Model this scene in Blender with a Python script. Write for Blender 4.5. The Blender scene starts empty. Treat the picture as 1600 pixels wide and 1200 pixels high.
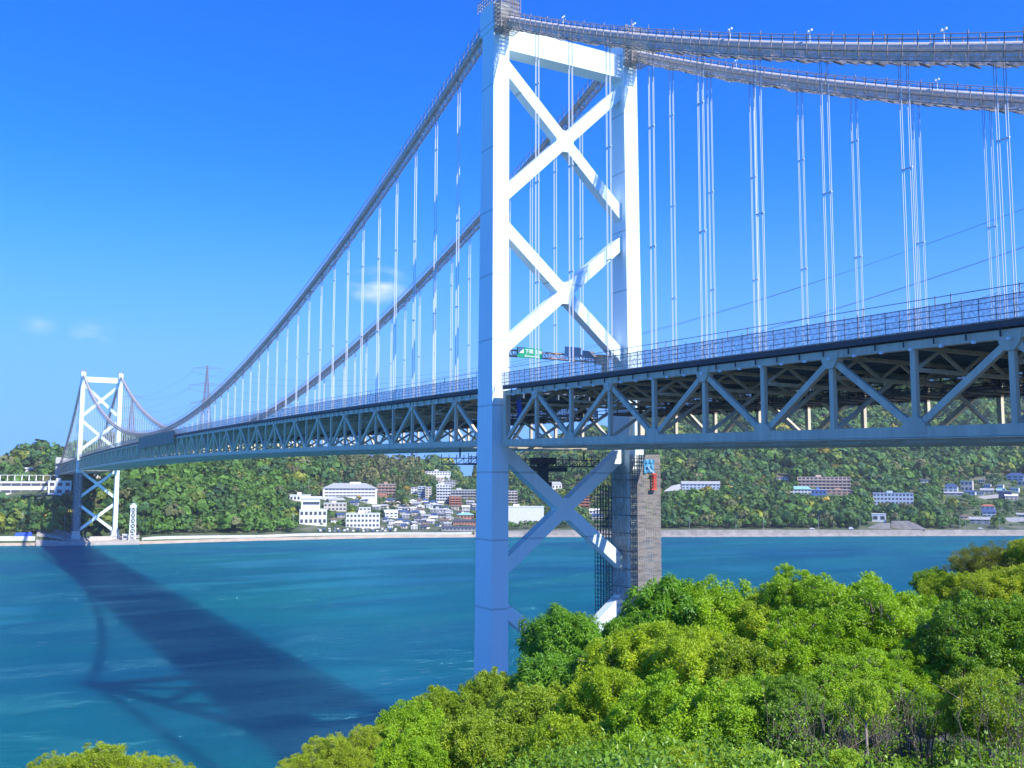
import bpy, math, random
import numpy as np
from mathutils import Vector, Matrix

# ------------------------------------------------------------------ scene, camera, sky, sun
SC = bpy.context.scene
COL = SC.collection
CAM = np.array([-95.19, -150.44, 53.05]); YAW, PIT, ROLL, FOC = 0.51169, 0.09741, 0.00308, 1515.3
FW = np.array([math.sin(YAW)*math.cos(PIT), math.cos(YAW)*math.cos(PIT), math.sin(PIT)])
_r = np.array([math.cos(YAW), -math.sin(YAW), 0.0]); _u = np.cross(_r, FW)
RT = _r*math.cos(ROLL) + _u*math.sin(ROLL); UP = _u*math.cos(ROLL) - _r*math.sin(ROLL)
cd = bpy.data.cameras.new('camera'); cam = bpy.data.objects.new('camera', cd); COL.objects.link(cam)
cd.sensor_width = 36; cd.lens = FOC/1600*36; cd.clip_start = 0.5; cd.clip_end = 30000
M3 = Matrix((RT, UP, -FW)).transposed(); cam.matrix_world = Matrix.Translation(CAM) @ M3.to_4x4()
SC.camera = cam

SUN = Vector((0.36, -0.93, 1.0)).normalized()
W = bpy.data.worlds.new('World'); SC.world = W; W.use_nodes = True
nt = W.node_tree; bg = nt.nodes['Background']
sky = nt.nodes.new('ShaderNodeTexSky'); sky.sky_type = 'NISHITA'; sky.sun_disc = False
sky.sun_elevation = math.asin(SUN.z); sky.sun_rotation = math.atan2(SUN.x, SUN.y)
sky.air_density = 1.0; sky.dust_density = 0.25; sky.ozone_density = 3.0; sky.altitude = 50
hs = nt.nodes.new('ShaderNodeHueSaturation'); hs.inputs['Saturation'].default_value = 1.30; hs.inputs['Value'].default_value = 1.0
nt.links.new(sky.outputs[0], hs.inputs['Color'])
# clear blue spring air: the sky's hue, and the pale blue band low over the horizon
tint = nt.nodes.new('ShaderNodeMix'); tint.data_type = 'RGBA'; tint.blend_type = 'MULTIPLY'; tint.inputs[0].default_value = 1
nt.links.new(hs.outputs[0], tint.inputs[6]); tint.inputs[7].default_value = (0.13, 0.90, 1.95, 1)
geo = nt.nodes.new('ShaderNodeTexCoord'); sep = nt.nodes.new('ShaderNodeSeparateXYZ'); nt.links.new(geo.outputs['Generated'], sep.inputs[0])
band = nt.nodes.new('ShaderNodeMapRange'); band.interpolation_type = 'SMOOTHERSTEP'
band.inputs[1].default_value = -0.02; band.inputs[2].default_value = 0.36; band.inputs[3].default_value = 0.92; band.inputs[4].default_value = 0.0
nt.links.new(sep.outputs[2], band.inputs[0])
hz = nt.nodes.new('ShaderNodeMix'); hz.data_type = 'RGBA'; nt.links.new(band.outputs[0], hz.inputs[0]); nt.links.new(tint.outputs[2], hz.inputs[6])
hz.inputs[7].default_value = (1.45, 3.2, 9.0, 1)
# two faint scraps of cloud, each a small soft patch of noise round its own direction in the sky
tc = nt.nodes.new('ShaderNodeTexCoord')
def vm(op, a, b):
    n = nt.nodes.new('ShaderNodeVectorMath'); n.operation = op
    for i, v in ((0, a), (1, b)):
        if isinstance(v, tuple): n.inputs[i].default_value = v
        elif v is not None: nt.links.new(v, n.inputs[i])
    return n
def mm(op, a, b=0.0, clamp=False):
    n = nt.nodes.new('ShaderNodeMath'); n.operation = op; n.use_clamp = clamp
    for i, v in ((0, a), (1, b)):
        if isinstance(v, (int, float)): n.inputs[i].default_value = v
        else: nt.links.new(v, n.inputs[i])
    return n.outputs[0]
def pixdir(px, py):
    d = FW + RT*(px-800)/FOC - UP*(py-600)/FOC
    return d
cl_noise = nt.nodes.new('ShaderNodeTexNoise'); cl_noise.inputs['Scale'].default_value = 26; cl_noise.inputs['Detail'].default_value = 6
sc_ = vm('MULTIPLY', tc.outputs['Generated'], (1, 1, 2.2)); nt.links.new(sc_.outputs[0], cl_noise.inputs['Vector'])
cl_total = None
for (px, py, rad, amt) in ((592, 447, 0.036, 1.0), (150, 521, 0.026, 0.42), (60, 507, 0.02, 0.2)):
    d = pixdir(px, py); d = d/np.linalg.norm(d)
    df = vm('SUBTRACT', tc.outputs['Generated'], tuple(float(q) for q in d))
    df = vm('MULTIPLY', df.outputs[0], (1, 1, 1.7)); ln = nt.nodes.new('ShaderNodeVectorMath'); ln.operation = 'LENGTH'
    nt.links.new(df.outputs[0], ln.inputs[0])
    fall = mm('SUBTRACT', 1.0, mm('DIVIDE', ln.outputs['Value'], rad), True)
    nz = mm('MULTIPLY', mm('SUBTRACT', cl_noise.outputs['Fac'], 0.40, True), 3.2)
    v = mm('MULTIPLY', mm('MULTIPLY', fall, nz), amt*1.1, True)
    cl_total = v if cl_total is None else mm('ADD', cl_total, v, True)
mixc = nt.nodes.new('ShaderNodeMix'); mixc.data_type = 'RGBA'
nt.links.new(cl_total, mixc.inputs['Factor']); nt.links.new(hz.outputs[2], mixc.inputs[6]); mixc.inputs[7].default_value = (7.0, 7.6, 8.4, 1)
nt.links.new(mixc.outputs[2], bg.inputs['Color'])
bg.inputs['Strength'].default_value = 0.095

sl = bpy.data.lights.new('sun', 'SUN'); sun = bpy.data.objects.new('sun', sl); COL.objects.link(sun)
sl.energy = 4.7; sl.angle = math.radians(0.5); sl.color = (1.0, 0.95, 0.87)
sun.rotation_euler = SUN.to_track_quat('Z', 'Y').to_euler(); sun.location = (200, -400, 400)
SC.view_settings.view_transform = 'Standard'; SC.view_settings.look = 'None'
SC.view_settings.exposure = 0.70; SC.view_settings.gamma = 1.0; SC.view_settings.use_curve_mapping = False

# ------------------------------------------------------------------ helpers
rnd = random.Random(7)
rng = np.random.default_rng(11)

def ray(px, py): return pixdir(px, py)
def at_range(px, py, R):
    d = ray(px, py); t = R/math.hypot(d[0], d[1]); return CAM + d*t
def project(X):
    d = np.asarray(X) - CAM; z = d @ FW
    return np.stack([800 + FOC*(d @ RT)/z, 600 - FOC*(d @ UP)/z], -1)

def tag(o, label=None, cat=None, group=None, kind=None):
    if label: o['label'] = label
    if cat: o['category'] = cat
    if group: o['group'] = group
    if kind: o['kind'] = kind
    return o
def empty(name, loc=(0, 0, 0), rz=0.0):
    o = bpy.data.objects.new(name, None); COL.objects.link(o); o.location = loc; o.rotation_euler = (0, 0, rz); o.empty_display_size = 1
    return o
def mesh_np(name, V, F, mat, parent=None, loc=None, smooth=False, col=None):
    V = np.asarray(V, np.float32); F = np.asarray(F, np.int32); k = F.shape[1]
    me = bpy.data.meshes.new(name); me.vertices.add(len(V)); me.vertices.foreach_set('co', V.ravel())
    me.loops.add(F.size); me.loops.foreach_set('vertex_index', F.ravel())
    me.polygons.add(len(F)); me.polygons.foreach_set('loop_start', np.arange(0, F.size, k, dtype=np.int32))
    me.polygons.foreach_set('loop_total', np.full(len(F), k, np.int32))
    if smooth: me.polygons.foreach_set('use_smooth', np.ones(len(F), bool))
    if col is not None:
        a = me.color_attributes.new('tint', 'FLOAT_COLOR', 'POINT'); a.data.foreach_set('color', np.asarray(col, np.float32).ravel())
    me.update(calc_edges=True); me.materials.append(mat)
    o = bpy.data.objects.new(name, me); COL.objects.link(o)
    if parent: o.parent = parent
    if loc is not None: o.location = loc
    return o

class MB:
    """collects boxes, bars, tubes; build() links them as ONE mesh object"""
    def __init__(s): s.v = []; s.f = []
    def poly(s, pts, faces):
        b = len(s.v); s.v += [tuple(p) for p in pts]; s.f += [tuple(b+i for i in f) for f in faces]; return s
    def hexa(s, p):   # 8 points: bottom 4 ccw, top 4 ccw
        return s.poly(p, [(3, 2, 1, 0), (4, 5, 6, 7), (0, 1, 5, 4), (1, 2, 6, 5), (2, 3, 7, 6), (3, 0, 4, 7)])
    def box(s, x0, x1, y0, y1, z0, z1):
        return s.hexa([(x0, y0, z0), (x1, y0, z0), (x1, y1, z0), (x0, y1, z0), (x0, y0, z1), (x1, y0, z1), (x1, y1, z1), (x0, y1, z1)])
    def bar(s, p0, p1, w, h, side=None):   # w along 'side' axis, h along the other
        p0 = Vector(p0); p1 = Vector(p1); d = (p1-p0).normalized()
        a = Vector(side) if side is not None else (Vector((1, 0, 0)) if abs(d.x) < 0.9 else Vector((0, 1, 0)))
        b = d.cross(a).normalized(); a = b.cross(d).normalized()
        a = a*(w/2); b = b*(h/2)
        return s.hexa([p0-a-b, p0+a-b, p0+a+b, p0-a+b, p1-a-b, p1+a-b, p1+a+b, p1-a+b])
    def tube(s, pts, r, n=6, cap=True):
        pts = [Vector(p) for p in pts]; b = len(s.v); rs = r if isinstance(r, (list, tuple)) else [r]*len(pts)
        for i, p in enumerate(pts):
            d = (pts[min(i+1, len(pts)-1)] - pts[max(i-1, 0)]).normalized()
            a = Vector((1, 0, 0)) if abs(d.x) < 0.8 else Vector((0, 1, 0))
            e1 = d.cross(a).normalized(); e2 = d.cross(e1)
            for k in range(n):
                t = 2*math.pi*k/n; q = p + (e1*math.cos(t) + e2*math.sin(t))*rs[i]; s.v.append(tuple(q))
        for i in range(len(pts)-1):
            for k in range(n):
                s.f.append((b+i*n+k, b+i*n+(k+1) % n, b+(i+1)*n+(k+1) % n, b+(i+1)*n+k))
        if cap:
            s.f.append(tuple(b+k for k in range(n-1, -1, -1))); s.f.append(tuple(b+(len(pts)-1)*n+k for k in range(n)))
        return s
    def build(s, name, mat, parent=None, loc=None, smooth=False):
        me = bpy.data.meshes.new(name); me.from_pydata(s.v, [], s.f); me.update()
        me.materials.append(mat)
        if smooth:
            for p in me.polygons: p.use_smooth = True
        o = bpy.data.objects.new(name, me); COL.objects.link(o)
        if parent: o.parent = parent
        if loc is not None: o.location = loc
        return o

# ------------------------------------------------------------------ materials
MATS = {}
def mat(name, col, rough=0.6, metal=0.0, noise=0.0, nscale=1.0, spec=0.5, bump=0.0, streak=False):
    """plain painted or mineral surface with mottling of its own; bump for grain"""
    if name in MATS: return MATS[name]
    m = bpy.data.materials.new(name); m.use_nodes = True; t = m.node_tree; p = t.nodes['Principled BSDF']
    p.inputs['Roughness'].default_value = rough; p.inputs['Metallic'].default_value = metal; p.inputs['Specular IOR Level'].default_value = spec
    p.inputs['Base Color'].default_value = (*col, 1)
    if noise or bump:
        c = t.nodes.new('ShaderNodeTexCoord'); mp = t.nodes.new('ShaderNodeMapping'); t.links.new(c.outputs['Object'], mp.inputs[0])
        if streak: mp.inputs['Scale'].default_value = (1, 1, 0.08)
        n = t.nodes.new('ShaderNodeTexNoise'); n.inputs['Scale'].default_value = nscale; n.inputs['Detail'].default_value = 5; n.inputs['Roughness'].default_value = 0.65
        t.links.new(mp.outputs[0], n.inputs['Vector'])
        if noise:
            r = t.nodes.new('ShaderNodeMapRange'); r.inputs[1].default_value = 0.25; r.inputs[2].default_value = 0.75
            r.inputs[3].default_value = 1-noise; r.inputs[4].default_value = 1+noise*0.5; t.links.new(n.outputs['Fac'], r.inputs[0])
            mx = t.nodes.new('ShaderNodeMix'); mx.data_type = 'RGBA'; mx.blend_type = 'MULTIPLY'; mx.inputs[0].default_value = 1
            mx.inputs[6].default_value = (*col, 1); t.links.new(r.outputs[0], mx.inputs[7]); t.links.new(mx.outputs[2], p.inputs['Base Color'])
        if bump:
            b = t.nodes.new('ShaderNodeBump'); b.inputs['Strength'].default_value = bump; b.inputs['Distance'].default_value = 0.3
            t.links.new(n.outputs['Fac'], b.inputs['Height']); t.links.new(b.outputs[0], p.inputs['Normal'])
    MATS[name] = m; return m

def paint_with_seams():
    """white steel paint of the towers: plates about 11.6 m tall with dark seams, faint rust-wash streaks"""
    m = bpy.data.materials.new('tower_paint'); m.use_nodes = True; t = m.node_tree; p = t.nodes['Principled BSDF']
    p.inputs['Roughness'].default_value = 0.42
    c = t.nodes.new('ShaderNodeTexCoord'); s = t.nodes.new('ShaderNodeSeparateXYZ'); t.links.new(c.outputs['Object'], s.inputs[0])
    def mth(op, a, b):
        n = t.nodes.new('ShaderNodeMath'); n.operation = op
        for i, v in ((0, a), (1, b)):
            if isinstance(v, (int, float)): n.inputs[i].default_value = v
            else: t.links.new(v, n.inputs[i])
        return n.outputs[0]
    md = mth('MODULO', mth('ADD', s.outputs[2], 4.0), 11.6)
    seam = mth('MULTIPLY', mth('LESS_THAN', md, 0.32), 0.30)
    n = t.nodes.new('ShaderNodeTexNoise'); mp = t.nodes.new('ShaderNodeMapping'); mp.inputs['Scale'].default_value = (1, 1, 0.05)
    t.links.new(c.outputs['Object'], mp.inputs[0]); t.links.new(mp.outputs[0], n.inputs['Vector']); n.inputs['Scale'].default_value = 1.6; n.inputs['Detail'].default_value = 6
    v = mth('MULTIPLY', mth('SUBTRACT', n.outputs['Fac'], 0.5), 0.14)
    k = mth('SUBTRACT', mth('ADD', 1.0, v), seam)
    mx = t.nodes.new('ShaderNodeMix'); mx.data_type = 'RGBA'; mx.blend_type = 'MULTIPLY'; mx.inputs[0].default_value = 1
    mx.inputs[6].default_value = (0.74, 0.87, 0.86, 1); t.links.new(k, mx.inputs[7]); t.links.new(mx.outputs[2], p.inputs['Base Color'])
    return m

def net_mat(name, col, cover, scale=6.0, stretch=(1, 1, 1)):
    """woven safety netting: threads with real gaps"""
    m = bpy.data.materials.new(name); m.use_nodes = True; t = m.node_tree; p = t.nodes['Principled BSDF']
    p.inputs['Base Color'].default_value = (*col, 1); p.inputs['Roughness'].default_value = 0.8
    c = t.nodes.new('ShaderNodeTexCoord'); mp = t.nodes.new('ShaderNodeMapping'); mp.inputs['Scale'].default_value = stretch
    n = t.nodes.new('ShaderNodeTexNoise'); n.inputs['Scale'].default_value = scale; n.inputs['Detail'].default_value = 3
    t.links.new(c.outputs['Object'], mp.inputs[0]); t.links.new(mp.outputs[0], n.inputs['Vector'])
    r = t.nodes.new('ShaderNodeMapRange'); r.inputs[1].default_value = 0.3; r.inputs[2].default_value = 0.7
    r.inputs[3].default_value = max(0, cover-0.3); r.inputs[4].default_value = min(1, cover+0.3)
    t.links.new(n.outputs['Fac'], r.inputs[0]); t.links.new(r.outputs[0], p.inputs['Alpha'])
    return m

def leaf_mat(name, c1, c2, c3=None, var=0.25, trans=0.42, rough=0.45, attr=False):
    m = bpy.data.materials.new(name); m.use_nodes = True; t = m.node_tree; t.nodes.remove(t.nodes['Principled BSDF']); out = t.nodes['Material Output']
    if attr:
        a = t.nodes.new('ShaderNodeAttribute'); a.attribute_name = 'tint'; colr = a.outputs['Color']
    else:
        g = t.nodes.new('ShaderNodeNewGeometry'); oi = t.nodes.new('ShaderNodeObjectInfo')
        cr = t.nodes.new('ShaderNodeValToRGB'); cr.color_ramp.elements[0].color = (*c1, 1); cr.color_ramp.elements[1].color = (*c2, 1)
        if c3: e = cr.color_ramp.elements.new(0.5); e.color = (*c3, 1)
        # leaves of one spray share their tone: slow noise through the crown plus a share of chance per leaf
        tcn = t.nodes.new('ShaderNodeTexCoord'); n = t.nodes.new('ShaderNodeTexNoise'); n.inputs['Scale'].default_value = 0.9; n.inputs['Detail'].default_value = 2
        t.links.new(tcn.outputs['Object'], n.inputs['Vector'])
        mx = t.nodes.new('ShaderNodeMix'); mx.data_type = 'FLOAT'; mx.inputs[0].default_value = 0.45
        mr = t.nodes.new('ShaderNodeMapRange'); mr.inputs[1].default_value = 0.3; mr.inputs[2].default_value = 0.7; t.links.new(n.outputs['Fac'], mr.inputs[0])
        t.links.new(mr.outputs[0], mx.inputs[2]); t.links.new(g.outputs['Random Per Island'], mx.inputs[3])
        t.links.new(mx.outputs[0], cr.inputs[0]); colr = cr.outputs[0]
    p = t.nodes.new('ShaderNodeBsdfPrincipled'); p.inputs['Roughness'].default_value = rough; p.inputs['Specular IOR Level'].default_value = 0.35
    tr = t.nodes.new('ShaderNodeBsdfTranslucent'); ms = t.nodes.new('ShaderNodeMixShader'); ms.inputs[0].default_value = trans
    br = t.nodes.new('ShaderNodeMix'); br.data_type = 'RGBA'; br.blend_type = 'MULTIPLY'; br.inputs[0].default_value = 1; br.inputs[7].default_value = (1.25, 1.2, 0.55, 1)
    t.links.new(colr, p.inputs['Base Color']); t.links.new(colr, br.inputs[6]); t.links.new(br.outputs[2], tr.inputs['Color'])
    t.links.new(p.outputs[0], ms.inputs[1]); t.links.new(tr.outputs[0], ms.inputs[2]); t.links.new(ms.outputs[0], out.inputs['Surface'])
    return m

TOWER = paint_with_seams()
TRUSS = mat('truss_paint', (0.66, 0.58, 0.41), 0.5, noise=0.25, nscale=1.2, streak=True)
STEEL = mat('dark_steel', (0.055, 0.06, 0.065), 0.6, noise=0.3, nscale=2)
ASPH = mat('asphalt', (0.05, 0.05, 0.05), 0.9, noise=0.2)
CABLE = mat('cable_wrap', (0.62, 0.57, 0.50), 0.55, noise=0.3, nscale=3)
ROPE = mat('hanger_rope', (0.24, 0.26, 0.28), 0.6)
SLEEVE = mat('hanger_sleeve', (0.78, 0.80, 0.80), 0.45)
SCAF = mat('scaffold_tube', (0.29, 0.26, 0.22), 0.5, noise=0.3, nscale=4)
SCAFD = mat('scaffold_tube_dark', (0.07, 0.075, 0.08), 0.6)
CONC = mat('concrete', (0.46, 0.44, 0.40), 0.9, noise=0.3, nscale=0.5, streak=True)
CONCL = mat('concrete_pale', (0.54, 0.53, 0.50), 0.85, noise=0.2, nscale=0.5, streak=True)
NETG = net_mat('grey_netting', (0.66, 0.57, 0.46), 0.50, 3.0)
NETC = net_mat('cable_netting', (0.66, 0.55, 0.44), 0.62, 1.8)
NETB = net_mat('blue_netting', (0.16, 0.22, 0.32), 0.85)
NETP = net_mat('pale_netting', (0.33, 0.30, 0.27), 0.40, 1.1, (0.5, 0.5, 2.4))
LEG_SHADE = net_mat('leg_shade_net', (0.30, 0.27, 0.23), 0.24, 1.5, (1, 1, 0.4))  # sparse dark net, its colour standing in for shade on the leg

# ------------------------------------------------------------------ ground: far coast
H0 = 8.525
def zc(y):
    if 0 <= y <= 712: return 59.31 + 4*3.039*(y/712)*(1-y/712)
    return 59.31 + 0.0182*y if y < 0 else 59.31 - 0.0182*(y-712)

SH_PX = np.array([-300, 0, 100, 230, 400, 600, 740, 800, 1100, 1300, 1600, 1900.]); SH_PY = np.array([853.5, 853, 852, 850, 845, 840.5, 839.5, 839, 839, 838, 837, 836.5])
def shore_R(px):
    px = np.atleast_1d(px); py = np.interp(px, SH_PX, SH_PY)
    d = FW + RT*((px-800)/FOC)[:, None] - UP*((py-600)/FOC)[:, None]
    t = -CAM[2]/d[:, 2]; return np.hypot(d[:, 0]*t, d[:, 1]*t)
def az_of(px): return YAW + np.arctan((np.asarray(px)-800)/FOC*math.cos(PIT))
def px_of(az): return 800 + FOC*np.tan(az-YAW)/math.cos(PIT)
T_COLS = {   # picture column: (metres behind the waterline, picture row of the ground there)
 -300: [(8, 838), (40, 826), (120, 790), (200, 760), (360, 736)],
 -100: [(8, 838), (40, 822), (105, 776), (150, 774), (240, 745), (360, 731)],
 0: [(8, 838), (25, 832), (90, 790), (105, 775), (150, 773), (220, 748), (360, 727)],
 50: [(8, 838), (25, 832), (85, 788), (103, 774.5), (150, 773), (230, 745), (360, 709)],
 80: [(8, 838), (25, 832), (85, 788), (103, 774.5), (150, 772), (230, 745), (360, 704)],
 110: [(8, 846), (30, 843), (85, 790), (110, 775), (200, 748), (320, 718), (400, 714)],
 150: [(8, 846), (45, 842), (90, 795), (150, 755), (260, 715), (340, 695)],
 185: [(8, 846), (45, 841), (90, 798), (150, 755), (260, 710), (340, 689)],
 240: [(8, 838), (30, 830), (70, 800), (150, 745), (230, 712), (320, 692)],
 320: [(8, 837), (30, 829), (80, 797), (170, 745), (300, 697)],
 420: [(8, 836), (30, 828), (80, 803), (160, 762), (260, 722), (340, 700)],
 455: [(8, 834), (40, 824), (100, 803), (170, 775), (260, 735), (380, 705)],
 500: [(8, 833), (60, 822), (120, 800), (180, 780), (280, 757), (380, 728), (500, 707)],
 560: [(8, 833), (60, 824), (120, 806), (200, 782), (290, 760), (400, 730), (520, 709)],
 620: [(8, 832), (60, 824), (150, 803), (260, 780), (340, 765), (450, 738), (560, 715)],
 645: [(8, 832), (60, 824), (150, 803), (260, 780), (340, 768), (480, 738), (700, 719)],
 668: [(8, 832), (60, 824), (150, 803), (260, 780), (360, 768), (520, 748), (800, 715)],
 695: [(8, 832), (60, 824), (150, 803), (260, 782), (380, 766), (540, 745), (800, 718)],
 715: [(8, 832), (60, 824), (150, 805), (260, 785), (400, 768), (560, 752), (800, 729)],
 742: [(8, 831), (60, 824), (150, 808), (260, 788), (400, 772), (600, 756), (800, 743)],
 790: [(8, 830), (60, 824), (150, 808), (260, 788), (400, 768), (600, 745), (800, 735)],
 850: [(8, 829), (60, 822), (150, 803), (300, 768), (450, 740), (650, 708), (800, 695)],
 920: [(8, 828), (60, 820), (150, 798), (300, 757), (500, 715), (750, 680)],
 1000: [(8, 828), (50, 820), (150, 788), (300, 747), (500, 705), (800, 665)],
 1050: [(8, 828), (40, 821), (100, 792), (150, 768), (200, 762), (350, 724), (800, 650)],
 1100: [(8, 828), (40, 821), (100, 790), (150, 768), (200, 761), (350, 722), (800, 640)],
 1160: [(8, 828), (40, 821), (100, 790), (150, 770), (200, 763), (350, 718), (800, 632)],
 1220: [(8, 828), (40, 820), (100, 796), (160, 775), (220, 768), (350, 722), (800, 624)],
 1300: [(8, 828), (40, 820), (100, 797), (160, 775), (220, 769), (350, 720), (800, 612)],
 1370: [(8, 828), (45, 817), (70, 812), (110, 792), (160, 785), (250, 752), (400, 708), (800, 606)],
 1430: [(8, 828), (45, 817), (110, 793), (160, 785), (250, 757), (400, 708), (800, 604)],
 1500: [(8, 828), (60, 820), (160, 790), (280, 757), (450, 708), (850, 600)],
 1600: [(8, 828), (60, 820), (180, 788), (300, 750), (450, 708), (900, 596)],
 1900: [(8, 828), (80, 815), (200, 780), (300, 745), (450, 705), (900, 590)]}
PXG = np.arange(-300, 1901, 10.0); SG = np.concatenate([np.arange(0, 60, 2.0), np.arange(60, 500, 6.0), np.arange(500, 1500, 14.0)])
for _k in T_COLS: T_COLS[_k][-1] = (T_COLS[_k][-1][0], T_COLS[_k][-1][1]+(15 if 590 < _k < 650 else 14 if 700 < _k < 760 else 9 if 500 < _k < 760 else 6))
_cols = sorted(T_COLS); _Z = []; _RID = []
for c in _cols:
    R0 = shore_R(c)[0]; s = [0.0, 4.0]; z = [-1.2, 1.0]
    for (ds, py) in T_COLS[c]:
        s.append(ds); z.append(at_range(c, py, R0+ds)[2])
    _RID.append(s[-1]); s += [s[-1]+180, s[-1]+900]; z += [z[-1]-45, z[-1]-75]
    _Z.append(np.interp(SG, s, z))
_Z = np.array(_Z); ZG = np.array([np.interp(PXG, _cols, _Z[:, j]) for j in range(len(SG))]).T
RIDGE = np.interp(PXG, _cols, _RID)
kern = np.array([1, 3, 4, 3, 1.]); kern /= kern.sum()
for _ in range(2):
    P_ = np.pad(ZG, ((2, 2), (0, 0)), mode='edge'); ZG = sum(kern[i]*P_[i:i+len(PXG)] for i in range(5))
_S, _P = np.meshgrid(SG, PXG)
amp = np.clip((_S-40)/150, 0, 1)
ZG = ZG + amp*(1.8*np.sin(_P*0.06+_S*0.031)+1.4*np.sin(_P*0.021-_S*0.055+1)+1.1*np.sin(_P*0.11+_S*0.017+2))
SHR = shore_R(PXG)
def tz(px, s):
    px = np.asarray(px, float); s = np.asarray(s, float)
    fi = np.clip((px-PXG[0])/10, 0, len(PXG)-1.001); i = fi.astype(int); a = fi-i
    j = np.clip(np.searchsorted(SG, s, 'right')-1, 0, len(SG)-2); b = np.clip((s-SG[j])/(SG[j+1]-SG[j]), 0, 1)
    return (ZG[i, j]*(1-a)+ZG[i+1, j]*a)*(1-b) + (ZG[i, j+1]*(1-a)+ZG[i+1, j+1]*a)*b
def tpos(px, s, dz=0.0):
    px = np.asarray(px, float); R = np.interp(px, PXG, SHR)+s; az = az_of(px)
    return np.stack([CAM[0]+np.sin(az)*R, CAM[1]+np.cos(az)*R, tz(px, s)+dz], -1)
def ground_hit(px, py):
    """the point of the far coast that the picture shows at (px, py)"""
    d = ray(px, py); hyp = math.hypot(d[0], d[1]); az = math.atan2(d[0], d[1]); p0 = float(px_of(az)); R0 = float(np.interp(p0, PXG, SHR))
    for s in np.arange(9, 1200, 1.5):
        z = CAM[2]+d[2]*(R0+s)/hyp
        if z <= float(tz(p0, s)): break
    P = CAM + d*(R0+s)/hyp
    return np.array([P[0], P[1], float(tz(p0, s))]), s

def land_mat():
    m = bpy.data.materials.new('hill_ground'); m.use_nodes = True; t = m.node_tree; p = t.nodes['Principled BSDF']; p.inputs['Roughness'].default_value = 0.95
    c = t.nodes.new('ShaderNodeTexCoord'); n = t.nodes.new('ShaderNodeTexNoise'); n.inputs['Scale'].default_value = 0.05; n.inputs['Detail'].default_value = 8
    t.links.new(c.outputs['Object'], n.inputs['Vector']); r = t.nodes.new('ShaderNodeValToRGB')
    e = r.color_ramp.elements; e[0].position = 0.35; e[0].color = (0.03, 0.06, 0.018, 1); e[1].position = 0.7; e[1].color = (0.16, 0.15, 0.10, 1)
    k = e.new(0.52); k.color = (0.06, 0.09, 0.03, 1)
    t.links.new(n.outputs['Fac'], r.inputs[0]); t.links.new(r.outputs[0], p.inputs['Base Color'])
    return m
LAND = land_mat()
pxm = np.arange(-300, 1901, 10.0); V = []
for s in SG: V.append(tpos(pxm, np.full(len(pxm), s)))
V = np.concatenate(V); nP = len(pxm)
idx = np.arange(len(SG)-1)[:, None]*nP + np.arange(nP-1)[None]
F = np.stack([idx, idx+1, idx+nP+1, idx+nP], -1).reshape(-1, 4)
tag(mesh_np('hills', V, F, LAND, smooth=True), 'green wooded hills rising behind the far shore', None, None, 'structure')

def strip(name, p0, p1, prof, m, step=8.0):
    """a band along the far waterline; prof = [(metres inland, height)], height a number or a function of column"""
    pp = np.arange(p0, p1+0.1, step); V = []
    for (s, z) in prof:
        P = tpos(pp, np.full(len(pp), s)); P[:, 2] = z(pp) if callable(z) else z; V.append(P)
    V = np.concatenate(V); n = len(pp); i = np.arange(len(prof)-1)[:, None]*n + np.arange(n-1)[None]
    return mesh_np(name, V, np.stack([i, i+1, i+n+1, i+n], -1).reshape(-1, 4), m)
def wt(pp): return tz(pp, np.full(len(pp), 8.0)) + 0.15
SAND = mat('sand', (0.44, 0.36, 0.27), 0.95, noise=0.35, nscale=0.12, bump=0.3)
REV = mat('revetment', (0.30, 0.27, 0.235), 0.9, noise=0.45, nscale=0.16, bump=0.3)
tag(strip('beach', -300, 1000, [(-4, -1.0), (0, 0.15), (3, 1.3), (6.4, 2.6)], SAND), None, None, None, 'structure')
tag(strip('quay', 62, 226, [(-6.2, -1.0), (-6.0, 1.2), (-5.8, 1.8), (4, 2.1), (9, lambda p: wt(p)), (40, lambda p: tz(p, np.full(len(p), 40.0))+0.2)], mat('quay_concrete', (0.40, 0.37, 0.32), 0.9, noise=0.35, nscale=0.2)), None, None, None, 'structure')
wl = strip('sea_wall', 226, 742, [(5.6, 1.5), (6.2, lambda p: wt(p)-0.4), (6.2, lambda p: wt(p)), (7.4, lambda p: wt(p)), (7.5, lambda p: wt(p)-1.0)], CONCL)
tag(wl, 'long pale concrete sea wall above the sandy beach below the town', 'sea wall')
wl = strip('sea_wall', -300, 62, [(5.4, 1.2), (6.2, lambda p: wt(p)), (8.2, lambda p: wt(p)), (8.4, lambda p: wt(p)-1.0)], CONCL)
tag(wl, 'low pale sea wall under the white terraced building left of the far tower', 'sea wall')
wl = strip('sea_wall', 742, 1900, [(-1.0, -1.0), (0.6, 0.8), (3.0, 1.2), (3.2, 1.6), (5.0, lambda p: wt(p)-0.5), (5.0, lambda p: wt(p)), (6.2, lambda p: wt(p)), (6.4, lambda p: wt(p)-1.0)], REV)
tag(wl, 'long weathered grey concrete sea wall below the right hillside', 'sea wall')
tag(strip('coast_road', 200, 1900, [(9, lambda p: wt(p)+0.05), (17, lambda p: wt(p)+0.05)], mat('road_grey', (0.22, 0.22, 0.21), 0.9, noise=0.2, nscale=0.3)), None, None, None, 'structure')

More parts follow.
